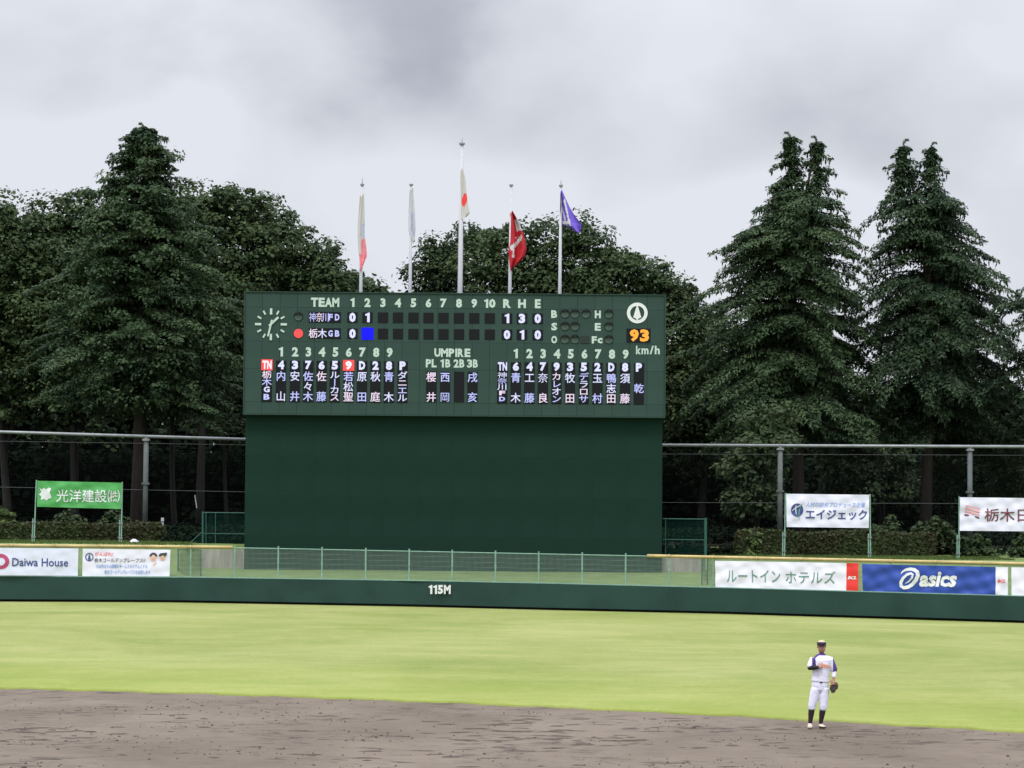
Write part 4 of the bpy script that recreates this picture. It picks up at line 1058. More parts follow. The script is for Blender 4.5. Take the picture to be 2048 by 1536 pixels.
# left: the great conifer
big, _ = cedar('tall dark conifer with pointed top at left, straight trunk behind the net pipe', 273, 160, 1045, [(289, 252)],
      [(250, 284, 294), (262, 268, 308), (285, 250, 335), (320, 245, 347), (345, 212, 358), (370, 205, 370), (400, 178, 388), (450, 168, 400), (520, 130, 440), (600, 100, 470), (680, 85, 490), (740, 75, 500), (790, 80, 480), (830, 150, 400)],
      m=L_CEDAR, step=.34, per_ring=10, dens=1.1, droop=.75, y_low=800, seed=3, trunk=.40, leaf=1.25, wob=.35)
def puffs(root, D, prof, n, m):
    ys = [p_[0] for p_ in prof]; C = []
    while len(C) < n:
        y = RNG.uniform(ys[0] + 15, ys[-1]); l, r_ = np.interp(y, ys, [p_[1] for p_ in prof]), np.interp(y, ys, [p_[2] for p_ in prof])
        if RNG.random() > (r_ - l) / 380: continue
        t = RNG.uniform(-1, 1); hw = (r_ - l) / 2 * D / FPX; p = at((l + r_) / 2 + t * (r_ - l) / 2 * .93, y, D); p.y += (-1 if RNG.random() < .7 else 1) * math.sqrt(1 - t * t) * hw * RNG.uniform(.55, .95); C.append(tuple(p))
    C = np.array(C); V, F = clump_leaves(C, RNG.uniform(.35, 1.0, n), 95, .075, rough=.6)
    prop(link('outer_sprays', np_mesh('outer_sprays', V, F, m, root.location), root), kind='stuff')
puffs(big, 160, [(262, 272, 304), (320, 248, 345), (400, 190, 378), (520, 135, 440), (680, 90, 490), (790, 85, 480), (830, 150, 400)], 210, L_CEDAR)
# right: two double-topped cedars
cedar('double-topped cedar with drooping boughs nearest the scoreboard on the right', 1598, 160, 1050, [(1581, 270), (1634, 278)],
      [(268, 1576, 1588), (300, 1566, 1650), (330, 1556, 1668), (350, 1548, 1690), (400, 1545, 1672), (420, 1508, 1700), (450, 1472, 1712), (520, 1440, 1722), (580, 1418, 1730), (650, 1420, 1745), (720, 1400, 1750), (780, 1395, 1760), (840, 1430, 1750), (870, 1470, 1700)],
      m=L_CEDAR, step=.34, per_ring=11, dens=1.0, droop=1.1, y_low=850, seed=5, trunk=.36, leaf=1.2, wob=.5)
cedar('double-topped cedar at far right with open ragged crown', 1850, 162, 1050, [(1862, 290), (1806, 284)],
      [(283, 1800, 1868), (310, 1785, 1888), (345, 1765, 1900), (365, 1730, 1918), (400, 1735, 1925), (430, 1745, 1940), (500, 1740, 1955), (520, 1730, 2010), (560, 1722, 2010), (640, 1715, 2060), (700, 1705, 2075), (780, 1700, 2085), (840, 1715, 2070), (870, 1760, 2030)],
      m=L_CEDAR2, step=.35, per_ring=10, dens=1.0, droop=1.25, y_low=850, seed=8, trunk=.36, leaf=1.2, wob=.55)
cedar('cedar mostly outside the frame at far right, one pale bough reaching in', 2150, 158, 1050, [(2160, 300)],
      [(300, 2155, 2165), (400, 2100, 2220), (540, 2050, 2250), (570, 2005, 2270), (640, 2015, 2290), (800, 1990, 2300), (860, 2030, 2270)], m=L_CEDAR2, step=.4, per_ring=9, seed=12, y_low=820, leaf=1.3, wob=.5)

BG = 'broadleaf trees behind the scoreboard'
broad_tree('round dark broadleaf tree at the left frame edge behind the green banner', 20, 172, [(0, 470, 70), (-60, 540, 80), (60, 480, 62), (20, 560, 90), (100, 540, 70), (0, 660, 100), (90, 650, 80), (-70, 680, 90), (40, 760, 90), (-60, 440, 50)], group=BG)
broad_tree('broadleaf tree with level top between the left edge and tall conifer', 150, 174, [(120, 450, 55), (165, 430, 45), (200, 470, 60), (130, 540, 80), (190, 580, 80), (160, 680, 90), (110, 760, 70), (200, 780, 60)], group=BG)
broad_tree('broadleaf tree rising beside the right flank of the tall conifer', 400, 171, [(395, 425, 52), (440, 430, 55), (370, 470, 60), (480, 440, 52), (440, 520, 80), (380, 580, 80), (500, 510, 70), (460, 620, 90), (400, 700, 90), (500, 700, 70), (515, 402, 26)], m=L_BROAD, group=BG)
broad_tree('sloping broadleaf tree just left of the first flagpole', 580, 173, [(545, 460, 50), (580, 500, 52), (620, 535, 52), (650, 520, 28), (660, 570, 48), (560, 580, 70), (620, 630, 70), (690, 575, 32), (540, 680, 70)], group=BG)
broad_tree('thin feathery tree top by the foot of the first flagpole', 735, 176, [(728, 575, 20), (745, 585, 20), (715, 590, 22), (760, 592, 10)], m=L_CEDAR, dens=.7, size=.10, cl=.4, group=BG)
broad_tree('broadleaf tree behind the second and third flagpoles', 890, 176, [(872, 505, 30), (865, 540, 38), (900, 550, 42), (850, 575, 30), (930, 520, 40), (950, 480, 34), (900, 620, 70)], m=L_BROAD2, group=BG)
broad_tree('dense domed broadleaf tree behind the red flag', 1010, 174, [(985, 485, 38), (1030, 480, 40), (960, 540, 45), (1010, 550, 55), (1060, 530, 45), (1040, 600, 60), (980, 620, 60)], m=L_BROAD, group=BG, sparse=.8)
broad_tree('broadleaf tree crowned behind the purple flag', 1150, 173, [(1120, 480, 38), (1165, 470, 36), (1185, 500, 34), (1130, 540, 50), (1180, 560, 48), (1090, 560, 40), (1215, 545, 34), (1150, 610, 60)], m=L_BROAD, group=BG)
broad_tree('broadleaf tree sloping down behind the right end of the scoreboard', 1290, 172, [(1245, 535, 36), (1275, 560, 40), (1310, 565, 36), (1340, 600, 44), (1300, 620, 60), (1370, 630, 40), (1240, 610, 50), (1350, 690, 70), (1400, 640, 36), (1390, 720, 60), (1360, 800, 60)], m=L_BROAD, group=BG)
broad_tree('low shadowed broadleaf tree between the scoreboard and the first cedar', 1400, 178, [(1380, 760, 70), (1420, 820, 70), (1360, 850, 60), (1440, 700, 60), (1400, 900, 60)], m=L_BROAD2, group=BG)

# understory behind the net
UG = 'small trees under the canopy'
def forked(label, px, D, lobes, forks, m=L_UNDER, **kw):
    r = broad_tree(label, px, D, lobes, m=m, trunk=.09, size=.10, cl=.5, group=UG, limbs=False, name='understory_tree', **kw)
    for pts in forks:
        P = [at(x, y, D - .1) for x, y in pts]; P[0].z = min(P[0].z, ZG)
        MB().tube(P, [.10 * (1 - .6 * i / len(P)) for i in range(len(P))], 6).build('stem', BARK_D, r, True)
    return r
forked('leafy small tree whose branches reach over the right hedge beside the scoreboard', 1510, 151.5, [(1500, 870, 36), (1530, 900, 38), (1480, 930, 30), (1520, 960, 42), (1490, 1000, 34), (1540, 1010, 32), (1560, 850, 34)], [[(1512, 1060), (1510, 980), (1498, 900)], [(1512, 1020), (1530, 940), (1545, 870)]])
forked('small tree with forked stems behind the right white banner', 1690, 168, [(1650, 880, 40), (1700, 870, 42), (1740, 900, 40), (1670, 940, 34), (1720, 960, 36)], [[(1690, 1060), (1686, 980), (1665, 920), (1655, 880)], [(1690, 1020), (1698, 950), (1720, 905)], [(1650, 1050), (1640, 980), (1655, 905)]])
forked('small tree with two slanting stems right of the thick cedar trunk', 1900, 168, [(1880, 890, 42), (1920, 880, 40), (1900, 950, 40), (1940, 960, 30), (1860, 980, 30)], [[(1890, 1060), (1893, 970), (1905, 900)], [(1885, 1050), (1870, 960), (1860, 890)]])
forked('small leafy tree at the right frame edge behind the maroon kanji banner', 2010, 166, [(1990, 900, 44), (2030, 880, 46), (2010, 960, 44), (2050, 980, 40), (1980, 1020, 36), (2040, 1060, 30)], [[(2005, 1090), (2002, 980), (1985, 900)], [(2006, 1040), (2020, 960), (2040, 900)]])
forked('small tree standing between the two right cedars', 1760, 176, [(1770, 860, 44), (1800, 900, 44), (1760, 950, 40), (1800, 980, 36), (1730, 1000, 30)], [[(1765, 1060), (1770, 970), (1790, 890)], [(1765, 1030), (1752, 950), (1745, 890)]])
for px, D, y0, y1, r, lab in ((350, 165, 830, 1080, .17, 'slim bare trunk in the shade between the left net post and scoreboard'), (150, 172, 850, 1050, .2, 'dim bare trunk behind the green banner'), (455, 175, 860, 1080, .12, 'thin dim trunk beside the stair fence')):
    a = at(px, y1, D); a.z = ZG - .2; tr = empty('shaded_tree', a, lab, 'tree')
    top = at(px - 6, y0, D); MB().tube(limb_path(a, top, .015, 6), [r * (1 - .05 * i) for i in range(7)], 8).build('trunk', BARK_D, tr, True)
    C = np.array(top)[None] + RNG.normal(size=(60, 3)) * np.array([1.6, 1.6, .9]) + np.array([0, 0, .8]); V, F = clump_leaves(C, RNG.uniform(.4, .7, 60), 24, .12)
    prop(link('crown', np_mesh('crown', V, F, L_BROAD2, tr.location), tr), kind='stuff')

# deep wood: everything further back reads as one mass
def woodland(name, label, x0, x1, y0, y1, zlo, ztop, n, m, seed=0, size=.28, rad=(.8, 1.5)):
    X = RNG.uniform(x0, x1, n); Y = y0 + (y1 - y0) * RNG.random(n) ** 1.2; Z = np.array([RNG.uniform(zlo, ztop(x)) for x in X])
    V, F = clump_leaves(np.column_stack([X, Y, Z]), RNG.uniform(*rad, n), 20, size); o = link(name, np_mesh(name, V, F, m)); prop(o, label, 'woodland', kind='stuff')
def zpx(x, D, lst):
    px = x / D * FPX + 1024; return at(px, np.interp(px, [a for a, _ in lst], [b_ for _, b_ in lst]), D).z
TOPL = [(-600, 480), (0, 520), (300, 520), (520, 560), (680, 700), (780, 760), (860, 640), (1200, 600), (1400, 760), (1600, 640), (1690, 840), (1900, 760), (2048, 820), (2600, 560)]
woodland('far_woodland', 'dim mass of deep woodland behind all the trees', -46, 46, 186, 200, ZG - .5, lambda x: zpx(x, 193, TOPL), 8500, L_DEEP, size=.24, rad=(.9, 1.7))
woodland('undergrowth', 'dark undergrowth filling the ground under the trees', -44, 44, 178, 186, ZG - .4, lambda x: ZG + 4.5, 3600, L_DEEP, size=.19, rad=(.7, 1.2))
def ground_cover():  # plants added to turn open ground as black as deep shade
    n = 7200; X = RNG.uniform(-42, 42, n); Y = 147.2 + 31 * RNG.random(n) ** 1.3
    k1 = at(326, 1085, 145).x; k2 = at(1472, 1100, 145).x
    X[:400] = RNG.uniform(k1, BX0 + 2.2, 400); X[400:700] = RNG.uniform(BX1 - 2, k2, 300); Y[:700] = RNG.uniform(143.75, 147.5, 700)
    Z = np.where(Y < 151, [ZH(x) - .05 for x in X], ZG - .1) + RNG.uniform(0, .25, n) * np.where(Y < 147, .4, 1)
    V, F = clump_leaves(np.column_stack([X, Y, Z]), np.where(Y < 147, .16, 1) * RNG.uniform(.25, .6, n), 22, .09); prop(link('ground_cover', np_mesh('ground_cover', V, F, L_DEEP)), 'low plants added to darken the ground under the trees, shade in their colour', 'plants', kind='stuff')
ground_cover()

# hedges and bushes
def hedge(label, x0, x1, ytop, ybot, D, dep, m, n, name='hedge', rag=.18, zbase=None):
    a, b_ = at(x0, ytop, D), at(x1, ytop, D); zb = at(x0, ybot, D).z if zbase is None else zbase; h_ = a.z - zb; L = b_.x - a.x
    P = np.column_stack([RNG.uniform(0, L, n), RNG.uniform(0, dep, n), RNG.uniform(0, h_, n)]); f = RNG.random(n)
    nr = np.tile([0., -1, 0], (n, 1)); top = f < .4; P[top, 2] = h_ + RNG.normal(size=top.sum()) * .05 + .12 * np.sin(P[top, 0] * 1.3) * rag * 3; nr[top] = [0, 0, 1]
    fr = (f >= .4) & (f < .85); P[fr, 1] = RNG.normal(size=fr.sum()) * .05; en = f >= .85; P[en, 0] = np.where(RNG.random(en.sum()) < .5, 0, L) + RNG.normal(size=en.sum()) * .06; nr[en] = [1, 0, 0]
    P += RNG.normal(size=P.shape) * .04; C = P + np.array([a.x, D, zb]); V, F = leaves_at(C, unit(nr + RNG.normal(size=nr.shape) * .55), .06)
    root = empty(name, Vector(((a.x + b_.x) / 2, D + dep / 2, zb)), label, 'hedge')
    prop(link('foliage', np_mesh('foliage', V, F, m, root.location), root), kind='stuff')
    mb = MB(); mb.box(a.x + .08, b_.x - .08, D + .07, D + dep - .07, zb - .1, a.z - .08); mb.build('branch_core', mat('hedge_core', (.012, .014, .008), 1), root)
def bush(label, px, ytop, ybot, wpx, D, m, n=60, size=.07):
    s = D / FPX; zt = at(px, ytop, D).z; zb = max(at(px, ybot, D).z, ZH(at(px, ybot, D).x) - .1); x = at(px, ytop, D).x; root = empty('bush', Vector((x, D, zb)), label, 'bush')
    d = unit(RNG.normal(size=(n, 3))); d[:, 2] = np.abs(d[:, 2]) * 1.0; r = RNG.uniform(.2, 1, n)[:, None]
    C = np.array([x, D, zb]) + d * r * np.array([wpx * s / 2, .6, zt - zb]); V, F = clump_leaves(C, RNG.uniform(.14, .3, n), 26, size)
    prop(link('foliage', np_mesh('foliage', V, F, m, root.location), root), kind='stuff')
    for k in range(4):
        MB().tube([(x + random.uniform(-.1, .1), D, zb), tuple(C[random.randrange(n)])], [.025, .01], 5).build('stem', BARK_D, root)
HD = 145.5
hedge('clipped hedge running left under the green banner to the bare ground', -330, 318, 1047, 1086, HD, 1.2, L_HEDGE, 26000)
hedge('clipped hedge under the round-emblem white banner on the right', 1478, 1868, 1066, 1112, HD, 1.2, L_HEDGE, 20000)
bush('bright leafy bush at the left frame edge above the hedge', 8, 1016, 1060, 62, HD + 1.3, L_BUSH, 60)
bush('loose bush rising behind the hedge below the green banner middle', 135, 1018, 1060, 80, HD + 1.6, L_UNDER, 60)
bush('loose bush behind the hedge near the right pipe of green banner', 225, 1022, 1060, 66, HD + 1.6, L_UNDER, 50)
bush('leafy bush at the scoreboard end of the right hedge', 1508, 1052, 1112, 66, HD + .2, L_BUSH, 90)
bush('tall loose bush behind the hedge just right of the round-emblem banner', 1775, 1032, 1080, 80, HD + 1.6, L_UNDER, 70)
bush('tall loose bush behind the hedge left of the maroon kanji banner', 1865, 1030, 1090, 100, HD + 1.6, L_UNDER, 90)
bush('dark bush at the end of the right hedge below the maroon kanji banner', 1945, 1066, 1122, 110, HD + 1.0, L_BROAD2, 90)
bush('low bush at the right frame corner behind the yellow pad', 2046, 1064, 1122, 60, HD + .6, L_UNDER, 70)
# ground cover along the top of the bank
def tufts():
    V = []; n = 26000; X = RNG.uniform(-30, 24, n); Y = RNG.uniform(139.5, 145.4, n); ok = (X < BX0 - .3) | (X > BX1 + .4); X, Y = X[ok], Y[ok]
    Z = np.array([np.interp(y, [r_[0] for r_ in bank_rows(x)], [r_[1] for r_ in bank_rows(x)]) for x, y in zip(X, Y)])
    C = np.column_stack([X, Y, Z + .03]); n = len(C); U = np.column_stack([RNG.normal(size=n) * .02, RNG.normal(size=n) * .02, RNG.uniform(.04, .10, n)]); W = np.column_stack([np.full(n, .02), RNG.normal(size=n) * .01, np.zeros(n)])
    V, F = quads(C, U, W); prop(link('bank_grass_tufts', np_mesh('bank_grass_tufts', V, F, leaf_mat('grass_blades', (.05, .085, .022), (.11, .15, .045), 1.5))), 'uneven grass tufts along the top of the bank', 'grass', kind='stuff')
tufts()

# small things on the bank
mb = MB(); c = at(268, 1082, 142.3); n = 14; vs = []; fs = []
for j in range(6):
    t = j / 5 * math.pi / 2
    for k in range(n):
        a = 2 * math.pi * k / n; r = math.cos(t) * (1 + .22 * math.sin(a * 3 + j)); vs.append((c.x + r * .27 * math.cos(a), c.y + r * .2 * math.sin(a), c.z - .2 + .29 * math.sin(t) + .02 * math.sin(a * 5)))
for j in range(5):
    for k in range(n): fs.append((j * n + k, j * n + (k + 1) % n, (j + 1) * n + (k + 1) % n, (j + 1) * n + k))
mb.add(vs, fs); o = mb.build('plastic_bag', mat('white_plastic', (.6, .57, .66), .4, .1, 8), smooth=True, loc=(c.x, c.y, c.z - .2)); prop(o, 'crumpled whitish plastic bag on the bank right of the green banner', 'bag')
r = empty('marker_post', at(325, 1085, 146.5), 'thin post with a small white head standing in the shade beyond the left hedge', 'post')
MB().tube([at(325, 1090, 146.5), at(325, 1047, 146.5)], .03, 6).build('pole', GALV_D, r)
p0 = at(325, 1041, 146.5); m_ = MB(); m_.box(p0.x - .07, p0.x + .07, p0.y - .04, p0.y + .04, p0.z - .04, p0.z + .14); m_.box(p0.x - .03, p0.x + .06, p0.y - .03, p0.y + .03, p0.z - .42, p0.z - .10); m_.build('head', WHITE_P, r)
MB().tube([at(389.5, 990, 150), at(393.5, 1016, 150)], .022, 5).build('hanging_stick', WHITE_P); prop(bpy.data.objects['hanging_stick'], 'pale stick hanging in the shade left of the scoreboard', 'stick')
prop(bpy.data.objects['hanging_stick'])

# ------------------------------------------------------------------ the fielder
FD0 = 59.2
PF = at(1633.4, 1456, FD0); PF.z = 0.0
pc = 662.0
def L3(cx, cy, y=0.0): return Vector((PF.x + (cx - 490) / pc, FD0 + y, (1375 - cy) / pc))
class Blob:
    """closed tubes and balls, fused into one skin by a voxel remesh"""
    def __init__(s): s.bm = bmesh.new()
    def tube(s, pts, radii, n=14):
        pts = [Vector(p) for p in pts]; rings = []
        rr = [(r, r) if not isinstance(r, tuple) else r for r in radii]
        P = [pts[0] - (pts[1] - pts[0]).normalized() * min(rr[0]) * .5] + pts + [pts[-1] + (pts[-1] - pts[-2]).normalized() * min(rr[-1]) * .5]
        Q = [(rr[0][0] * .55, rr[0][1] * .55)] + rr + [(rr[-1][0] * .55, rr[-1][1] * .55)]
        for i, p in enumerate(P):
            d = (P[min(i + 1, len(P) - 1)] - P[max(i - 1, 0)]).normalized()
            a = Vector((1, 0, 0)) - d * d.x
            if a.length < .3: a = Vector((0, 0, 1)) - d * d.z
            a.normalize(); b_ = d.cross(a)
            rings.append([s.bm.verts.new(p + a * math.cos(2 * math.pi * k / n) * Q[i][0] + b_ * math.sin(2 * math.pi * k / n) * Q[i][1]) for k in range(n)])
        for A, B_ in zip(rings, rings[1:]):
            for k in range(n): s.bm.faces.new((A[k], A[(k + 1) % n], B_[(k + 1) % n], B_[k]))
        s.bm.faces.new(rings[0][::-1]); s.bm.faces.new(rings[-1]); return s
    def ball(s, c, r, rot=None):
        m_ = Matrix.Translation(c) @ (rot or Matrix.Identity(4)) @ Matrix.Diagonal((*(r if isinstance(r, tuple) else (r, r, r)), 1))
        bmesh.ops.create_uvsphere(s.bm, u_segments=16, v_segments=10, radius=1, matrix=m_); return s
    def build(s, name, mats, parent, vox=.007, it=3, face_mat=None):
        bmesh.ops.recalc_face_normals(s.bm, faces=s.bm.faces)
        me = bpy.data.meshes.new(name); s.bm.to_mesh(me); s.bm.free(); o = bpy.data.objects.new(name, me); COL.objects.link(o)
        r = o.modifiers.new('r', 'REMESH'); r.mode = 'VOXEL'; r.voxel_size = vox; sm = o.modifiers.new('s', 'SMOOTH'); sm.factor = .5; sm.iterations = it
        dg = bpy.context.evaluated_depsgraph_get(); me2 = bpy.data.meshes.new_from_object(o.evaluated_get(dg)); bpy.data.objects.remove(o)
        for m_ in mats: me2.materials.append(m_)
        if face_mat:
            me2.polygons.foreach_set('material_index', [face_mat(p.center) for p in me2.polygons])
        me2.polygons.foreach_set('use_smooth', [True] * len(me2.polygons))
        me2.transform(Matrix.Translation(-wloc(parent))); me2.name = name; return link(name, me2, parent)
SKIN = mat('skin', (.38, .20, .14), .55, .05, 20); JW = mat('jersey_white', (.70, .69, .80), .8, .03, 14, .3, 26); PW = mat('trouser_white', (.65, .65, .77), .8, .03, 10, .3, 18)
PUR = mat('jersey_purple', (.075, .042, .20), .8, .1, 14); BLK = mat('black_sleeve', (.012, .012, .016), .7); SOCK = mat('dark_sock', (.030, .016, .022), .9, .2, 12)
HAIR = mat('black_hair', (.012, .010, .009), .6); CAPM = mat('cap_dark', (.030, .022, .040), .7); GOLD = mat('cap_gold', (.45, .37, .24), .6); SHOE = mat('pale_shoe', (.55, .46, .38), .6, .15, 12); SOLE = mat('shoe_dark', (.05, .035, .03), .6)
GLV = mat('glove_leather', (.028, .018, .016), .6, .2, 20); GLT = mat('glove_tan', (.22, .09, .055), .6, .2, 20); ORG = mat('orange_print', (.72, .28, .14), .6)
pr = empty('person', L3(500, 1375), 'player in white and purple uniform standing at the dirt edge, right hand to chest', 'person')
B = Blob()
hd = L3(552, 290, .01)
B.ball(hd + Vector((0, .005, .035)), (.082, .100, .100)); B.ball(hd + Vector((0, -.030, -.045)), (.074, .074, .074)); B.ball(hd + Vector((0, -.045, -.088)), (.044, .036, .030))
B.tube([hd + Vector((0, -.088, .020)), hd + Vector((0, -.112, -.018))], [.009, .016], 8)
B.ball(hd + Vector((-.078, .005, .0)), (.012, .02, .032)); B.ball(hd + Vector((.078, .005, .0)), (.012, .02, .032)); B.ball(hd + Vector((0, -.090, -.055)), (.026, .014, .010))
B.tube([hd + Vector((0, .015, -.05)), L3(555, 400, .02)], [(.052, .055), (.060, .062)])
B.tube([L3(553, 395, .02), L3(550, 470, .01), L3(545, 600, .01), L3(538, 740, .01), L3(530, 850, .015)], [(.10, .07), (.175, .105), (.15, .10), (.135, .09), (.155, .10)], 20)
sR, eR, wR = L3(446, 462, .01), L3(396, 565, -.02), L3(478, 556, -.17); sL, eL, wL = L3(664, 462, .01), L3(722, 605, .02), L3(710, 705, -.04)
B.tube([sR, sR.lerp(eR, .5), eR], [.062, .052, .044]); B.tube([eR, eR.lerp(wR, .35), wR], [.043, .042, .027])
B.tube([sL, sL.lerp(eL, .5), eL], [.062, .052, .044]); B.tube([eL, eL.lerp(wL, .35), wL], [.042, .041, .028])
# right hand, loosely curled against the chest
def hand(wr, d, across, palm_n, curl=.5):
    d, across, palm_n = d.normalized(), across.normalized(), palm_n.normalized(); pc_ = wr + d * .05
    B.tube([wr, wr + d * .04, wr + d * .085], [(.026, .019), (.036, .018), (.040, .016)], 12)
    for k, (off, ln) in enumerate(((-.030, .068), (-.010, .078), (.010, .074), (.029, .058))):
        a = wr + d * .085 + across * off; q1 = a + (d * math.cos(curl * .5) + palm_n * math.sin(curl * .5)) * ln * .5; q2 = q1 + (d * math.cos(curl * 1.5) + palm_n * math.sin(curl * 1.5)) * ln * .5; B.tube([a - d * .02, q1, q2], [.0100, .0092, .0078], 8)
    t0 = wr + d * .03 - across * .030; B.tube([t0, t0 - across * .032 + d * .028 + palm_n * .01, t0 - across * .038 + d * .060 + palm_n * .02], [.0125, .0105, .0085], 8)
hand(wR, Vector((1, .12, .3)), Vector((.3, -.2, -1)), Vector((0, 1, .1)), 1.0)
hand(wL, Vector((-.25, -.25, -1)), Vector((.7, -.6, 0)), Vector((-.6, -.7, .1)), .7)
hipR, hipL = L3(478, 850, .01), L3(592, 850, .01)
kR, aR, kL, aL = L3(424, 1080, -.02), L3(405, 1300, .03), L3(572, 1085, -.03), L3(545, 1300, .02)
B.tube([hipR, hipR.lerp(kR, .5), kR, kR.lerp(aR, .35), aR], [(.088, .095), .080, .056, .055, .036]); B.tube([hipL, hipL.lerp(kL, .5), kL, kL.lerp(aL, .35), aL], [(.088, .095), .080, .056, .055, .036])
B.tube([aR, L3(400, 1345, .02), L3(388, 1362, -.12)], [.036, .040, .030]); B.tube([aL, L3(548, 1350, .02), L3(572, 1364, -.12)], [.036, .040, .030])
body = B.build('body', [SKIN], pr, .0065, 2)
J = Blob()
J.tube([L3(553, 380, .02), L3(552, 412, .015), L3(550, 468, .01), L3(548, 560, .005), L3(540, 680, .01), L3(534, 748, .01)], [(.070, .068), (.132, .088), (.186, .118), (.178, .125), (.172, .122), (.178, .126)], 24)
J.tube([sR + Vector((.07, 0, .03)), sR + Vector((.0, 0, .008)), sR.lerp(eR, .55), eR.lerp(sR, .08)], [.080, .084, .080, .074], 16); J.tube([sL - Vector((.05, 0, -.01)), sL, sL.lerp(eL, .6), eL.lerp(sL, .02)], [.074, .082, .076, .074], 16)
def jm(c):
    x = (c.x - PF.x) * pc + 490; y = 1375 - c.z * pc
    if y < 402 and abs(x - 553) < 75 and c.y < FD0: return 1 if y < 408 else 0
    if x > 700 - (y - 460) * .02 and y > 455: return 1
    if x > 690 and 430 < y < 700 and x > 700: return 1
    if x < 520 and 378 < y < 560:
        line = 505 - (y - 385) * 1.15 if y < 440 else 442 + (y - 440) * .06
        if abs(x - line) < 24 or (y < 425 and x < line): return 1
    return 0
J.build('jersey', [JW, PUR], pr, .009, 3, jm)
U = Blob(); U.tube([eR, eR.lerp(wR, .4), eR.lerp(wR, 1.12)], [.054, .050, .036], 14); U.ball(eR, .053); U.build('dark_undersleeve', [BLK], pr, .008, 2)
U = Blob(); U.tube([eL.lerp(sL, .12), eL.lerp(wL, .3), eL.lerp(wL, .85)], [.052, .050, .040], 14); U.build('white_undersleeve', [JW], pr, .008, 2)
T = Blob(); T.tube([L3(535, 752, .01), L3(533, 800, .012), L3(534, 862, .015)], [(.162, .112), (.172, .120), (.168, .118)], 22)
T.tube([hipR, hipR.lerp(kR, .45), kR, kR + Vector((0, 0, -.05))], [(.102, .112), .098, .078, .072], 18); T.tube([hipL, hipL.lerp(kL, .45), kL, kL + Vector((0, 0, -.05))], [(.102, .112), .098, .080, .074], 18); T.build('trousers', [PW], pr, .009, 3)
MB().tube([L3(535, 750, .01) + Vector((0, 0, -.018)), L3(535, 750, .01) + Vector((0, 0, .012))], .001, 4)
for k_, a_, nm in ((kR, aR, 0), (kL, aL, 1)):
    Sx = Blob(); Sx.tube([k_ + Vector((0, 0, -.03)), k_.lerp(a_, .35), k_.lerp(a_, .8), a_ + Vector((0, 0, -.005))], [.063, .062, .046, .042], 16); Sx.build('sock', [SOCK], pr, .008, 2)
for a_, toe, dk in ((L3(402, 1345, .02), L3(384, 1360, -.15), 0), (L3(548, 1348, .02), L3(582, 1360, -.13), 1)):
    Sx = Blob(); heel = a_ + Vector((0, .045, -.012)); Sx.tube([a_ + Vector((0, .01, .05)), a_ + Vector((0, .01, -.01))], [(.047, .052), (.048, .07)], 14)
    Sx.tube([Vector((heel.x, heel.y, .045)), Vector((a_.x, a_.y - .05, .048)), Vector((toe.x, toe.y, .038))], [(.042, .040), (.050, .042), (.044, .030)], 14)
    Sx.build('shoe', [SHOE, SOLE], pr, .007, 2, lambda c, d_=dk: 1 if c.z < .022 or (d_ and c.z < .055) else 0)
H = Blob(); H.ball(hd + Vector((0, .016, .030)), (.088, .098, .092)); H.tube([hd + Vector((-.082, .01, .03)), hd + Vector((-.080, .0, -.015))], [.010, .008], 8); H.tube([hd + Vector((.082, .01, .03)), hd + Vector((.080, .0, -.015))], [.010, .008], 8)
H.build('hair', [HAIR], pr, .007, 1)
Cp = Blob(); Cp.ball(hd + Vector((0, .010, .068)), (.096, .110, .070)); Cp.build('cap', [CAPM, GOLD], pr, .006, 2, lambda c: 1 if c.z > hd.z + .100 else 0)
mb = MB(); vs = []; nb = 14
for y_, k in ((0, 0), (.010, 1)):
    for i in range(nb + 1):
        t = math.pi * (1 + i / nb); vs.append((hd.x + .088 * math.cos(t), hd.y - .055 + .118 * math.sin(t), hd.z + .056 - .012 * abs(math.cos(t)) - .012 + y_))
n_ = nb + 1
mb.add(vs, [tuple(range(n_))[::-1], tuple(range(n_, 2 * n_))] + [(i, i + 1, n_ + i + 1, n_ + i) for i in range(nb)] + [(nb, 0, n_, n_ + nb)]); mb.build('cap_brim', CAPM, pr)
for sx in (-.030, .030):
    MB().tube([hd + Vector((sx - .012, -.088, .012)), hd + Vector((sx, -.095, .013)), hd + Vector((sx + .012, -.088, .012))], [.003, .006, .003], 6).build('eye', HAIR, pr)
    MB().tube([hd + Vector((sx - .016, -.088, .030)), hd + Vector((sx + .016, -.088, .030))], .004, 5).build('eyebrow', HAIR, pr)
MB().tube([hd + Vector((-.02, -.098, -.055)), hd + Vector((0, -.105, -.056)), hd + Vector((.02, -.098, -.055))], [.002, .005, .002], 6).build('mouth', mat('lips', (.28, .11, .09), .5), pr)
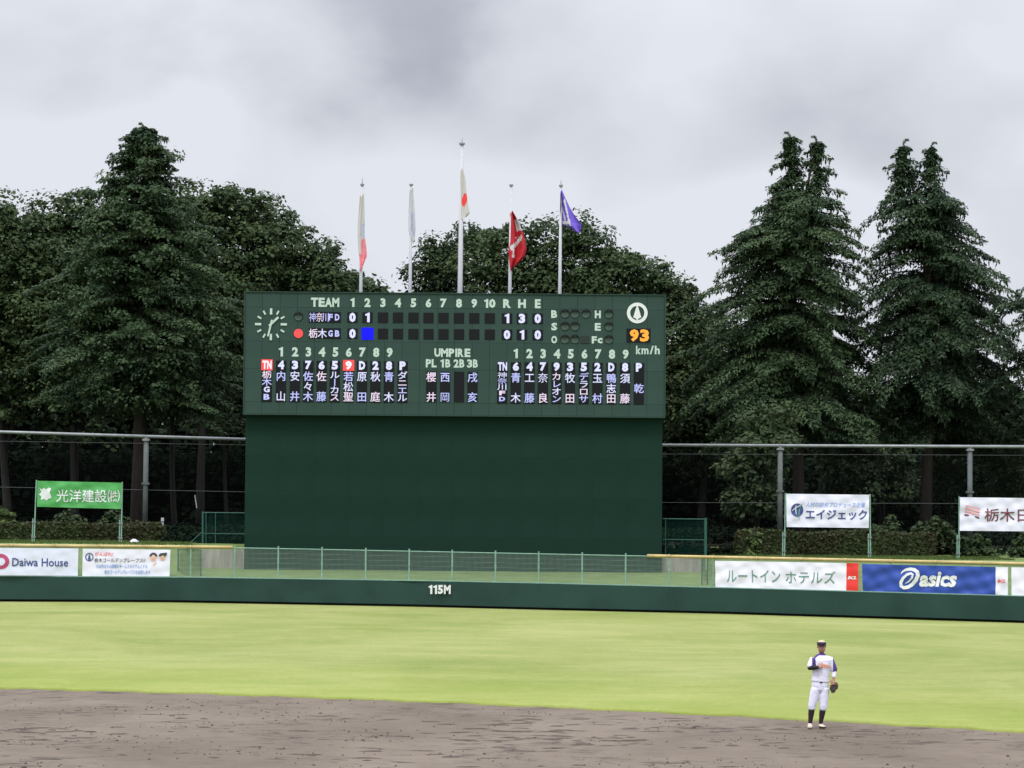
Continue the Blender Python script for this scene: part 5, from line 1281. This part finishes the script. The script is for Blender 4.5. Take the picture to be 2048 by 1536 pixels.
MB().tube([L3(455, 752, .01) + Vector((0, 0, 0)), L3(540, 756, -.122), L3(618, 752, .01)], .013, 6).build('belt', BLK, pr)
# chest lettering follows the jersey front
def on_chest(px_, cy, lift=.0):
    dx = (px_ - 548) / pc; return Vector((PF.x + (px_ - 490) / pc, FD0 + .005 - .128 * math.sqrt(max(.05, 1 - (dx / .19) ** 2)) - .01 - lift, (1375 - cy) / pc))
vs, fs, bb = glyph('Braves', .04, .3)
me = bpy.data.meshes.new('chest_lettering'); me.from_pydata([tuple(on_chest(528 + (x - bb[0]) / (bb[1] - bb[0]) * 132, 552 - (y - bb[2]) / (bb[3] - bb[2]) * 66 + 22 * (x - bb[0]) / (bb[1] - bb[0])) - wloc(pr)) for x, y in vs], [], fs); me.materials.append(ORG); link('chest_lettering', me, pr)
# mitt worn low on the left hand: broad web, padded heel, finger stalls
Gv = Blob(); g0 = L3(705, 770, -.06)
Gv.ball(g0 + Vector((.012, 0, -.055)), (.075, .045, .095))
for i, (dx, dz, ln) in enumerate(((-.055, -.03, .10), (-.03, -.06, .115), (0, -.07, .115), (.03, -.065, .105))): Gv.tube([g0 + Vector((dx * .6 + .01, -.02, dz)), g0 + Vector((dx - .005, -.045, dz - ln * .6)), g0 + Vector((dx * .9 - .01, -.055, dz - ln))], [.024, .022, .016], 8)
Gv.tube([g0 + Vector((.06, -.01, .0)), g0 + Vector((.075, -.045, -.05)), g0 + Vector((.06, -.06, -.11))], [.026, .024, .018], 8)
gr = empty('baseball_glove', g0, 'dark leather fielding glove worn on the hand at the player hip', 'glove')
Gv.build('mitt', [GLV, GLT], gr, .0065, 1, lambda c: 1 if c.z > g0.z - .02 and c.x < g0.x + .035 else 0)
mb = MB()
for k in range(4):
    mb.tube([g0 + Vector((.035 + .008 * k, -.06, -.02 - .02 * k)), g0 + Vector((.068, -.062, -.03 - .02 * k))], .004, 4)
mb.build('lacing', GLT, gr)

# print('TRIS', sum(len(m.polygons) * (2 if len(m.polygons) > 5000 else 1) for m in bpy.data.meshes))
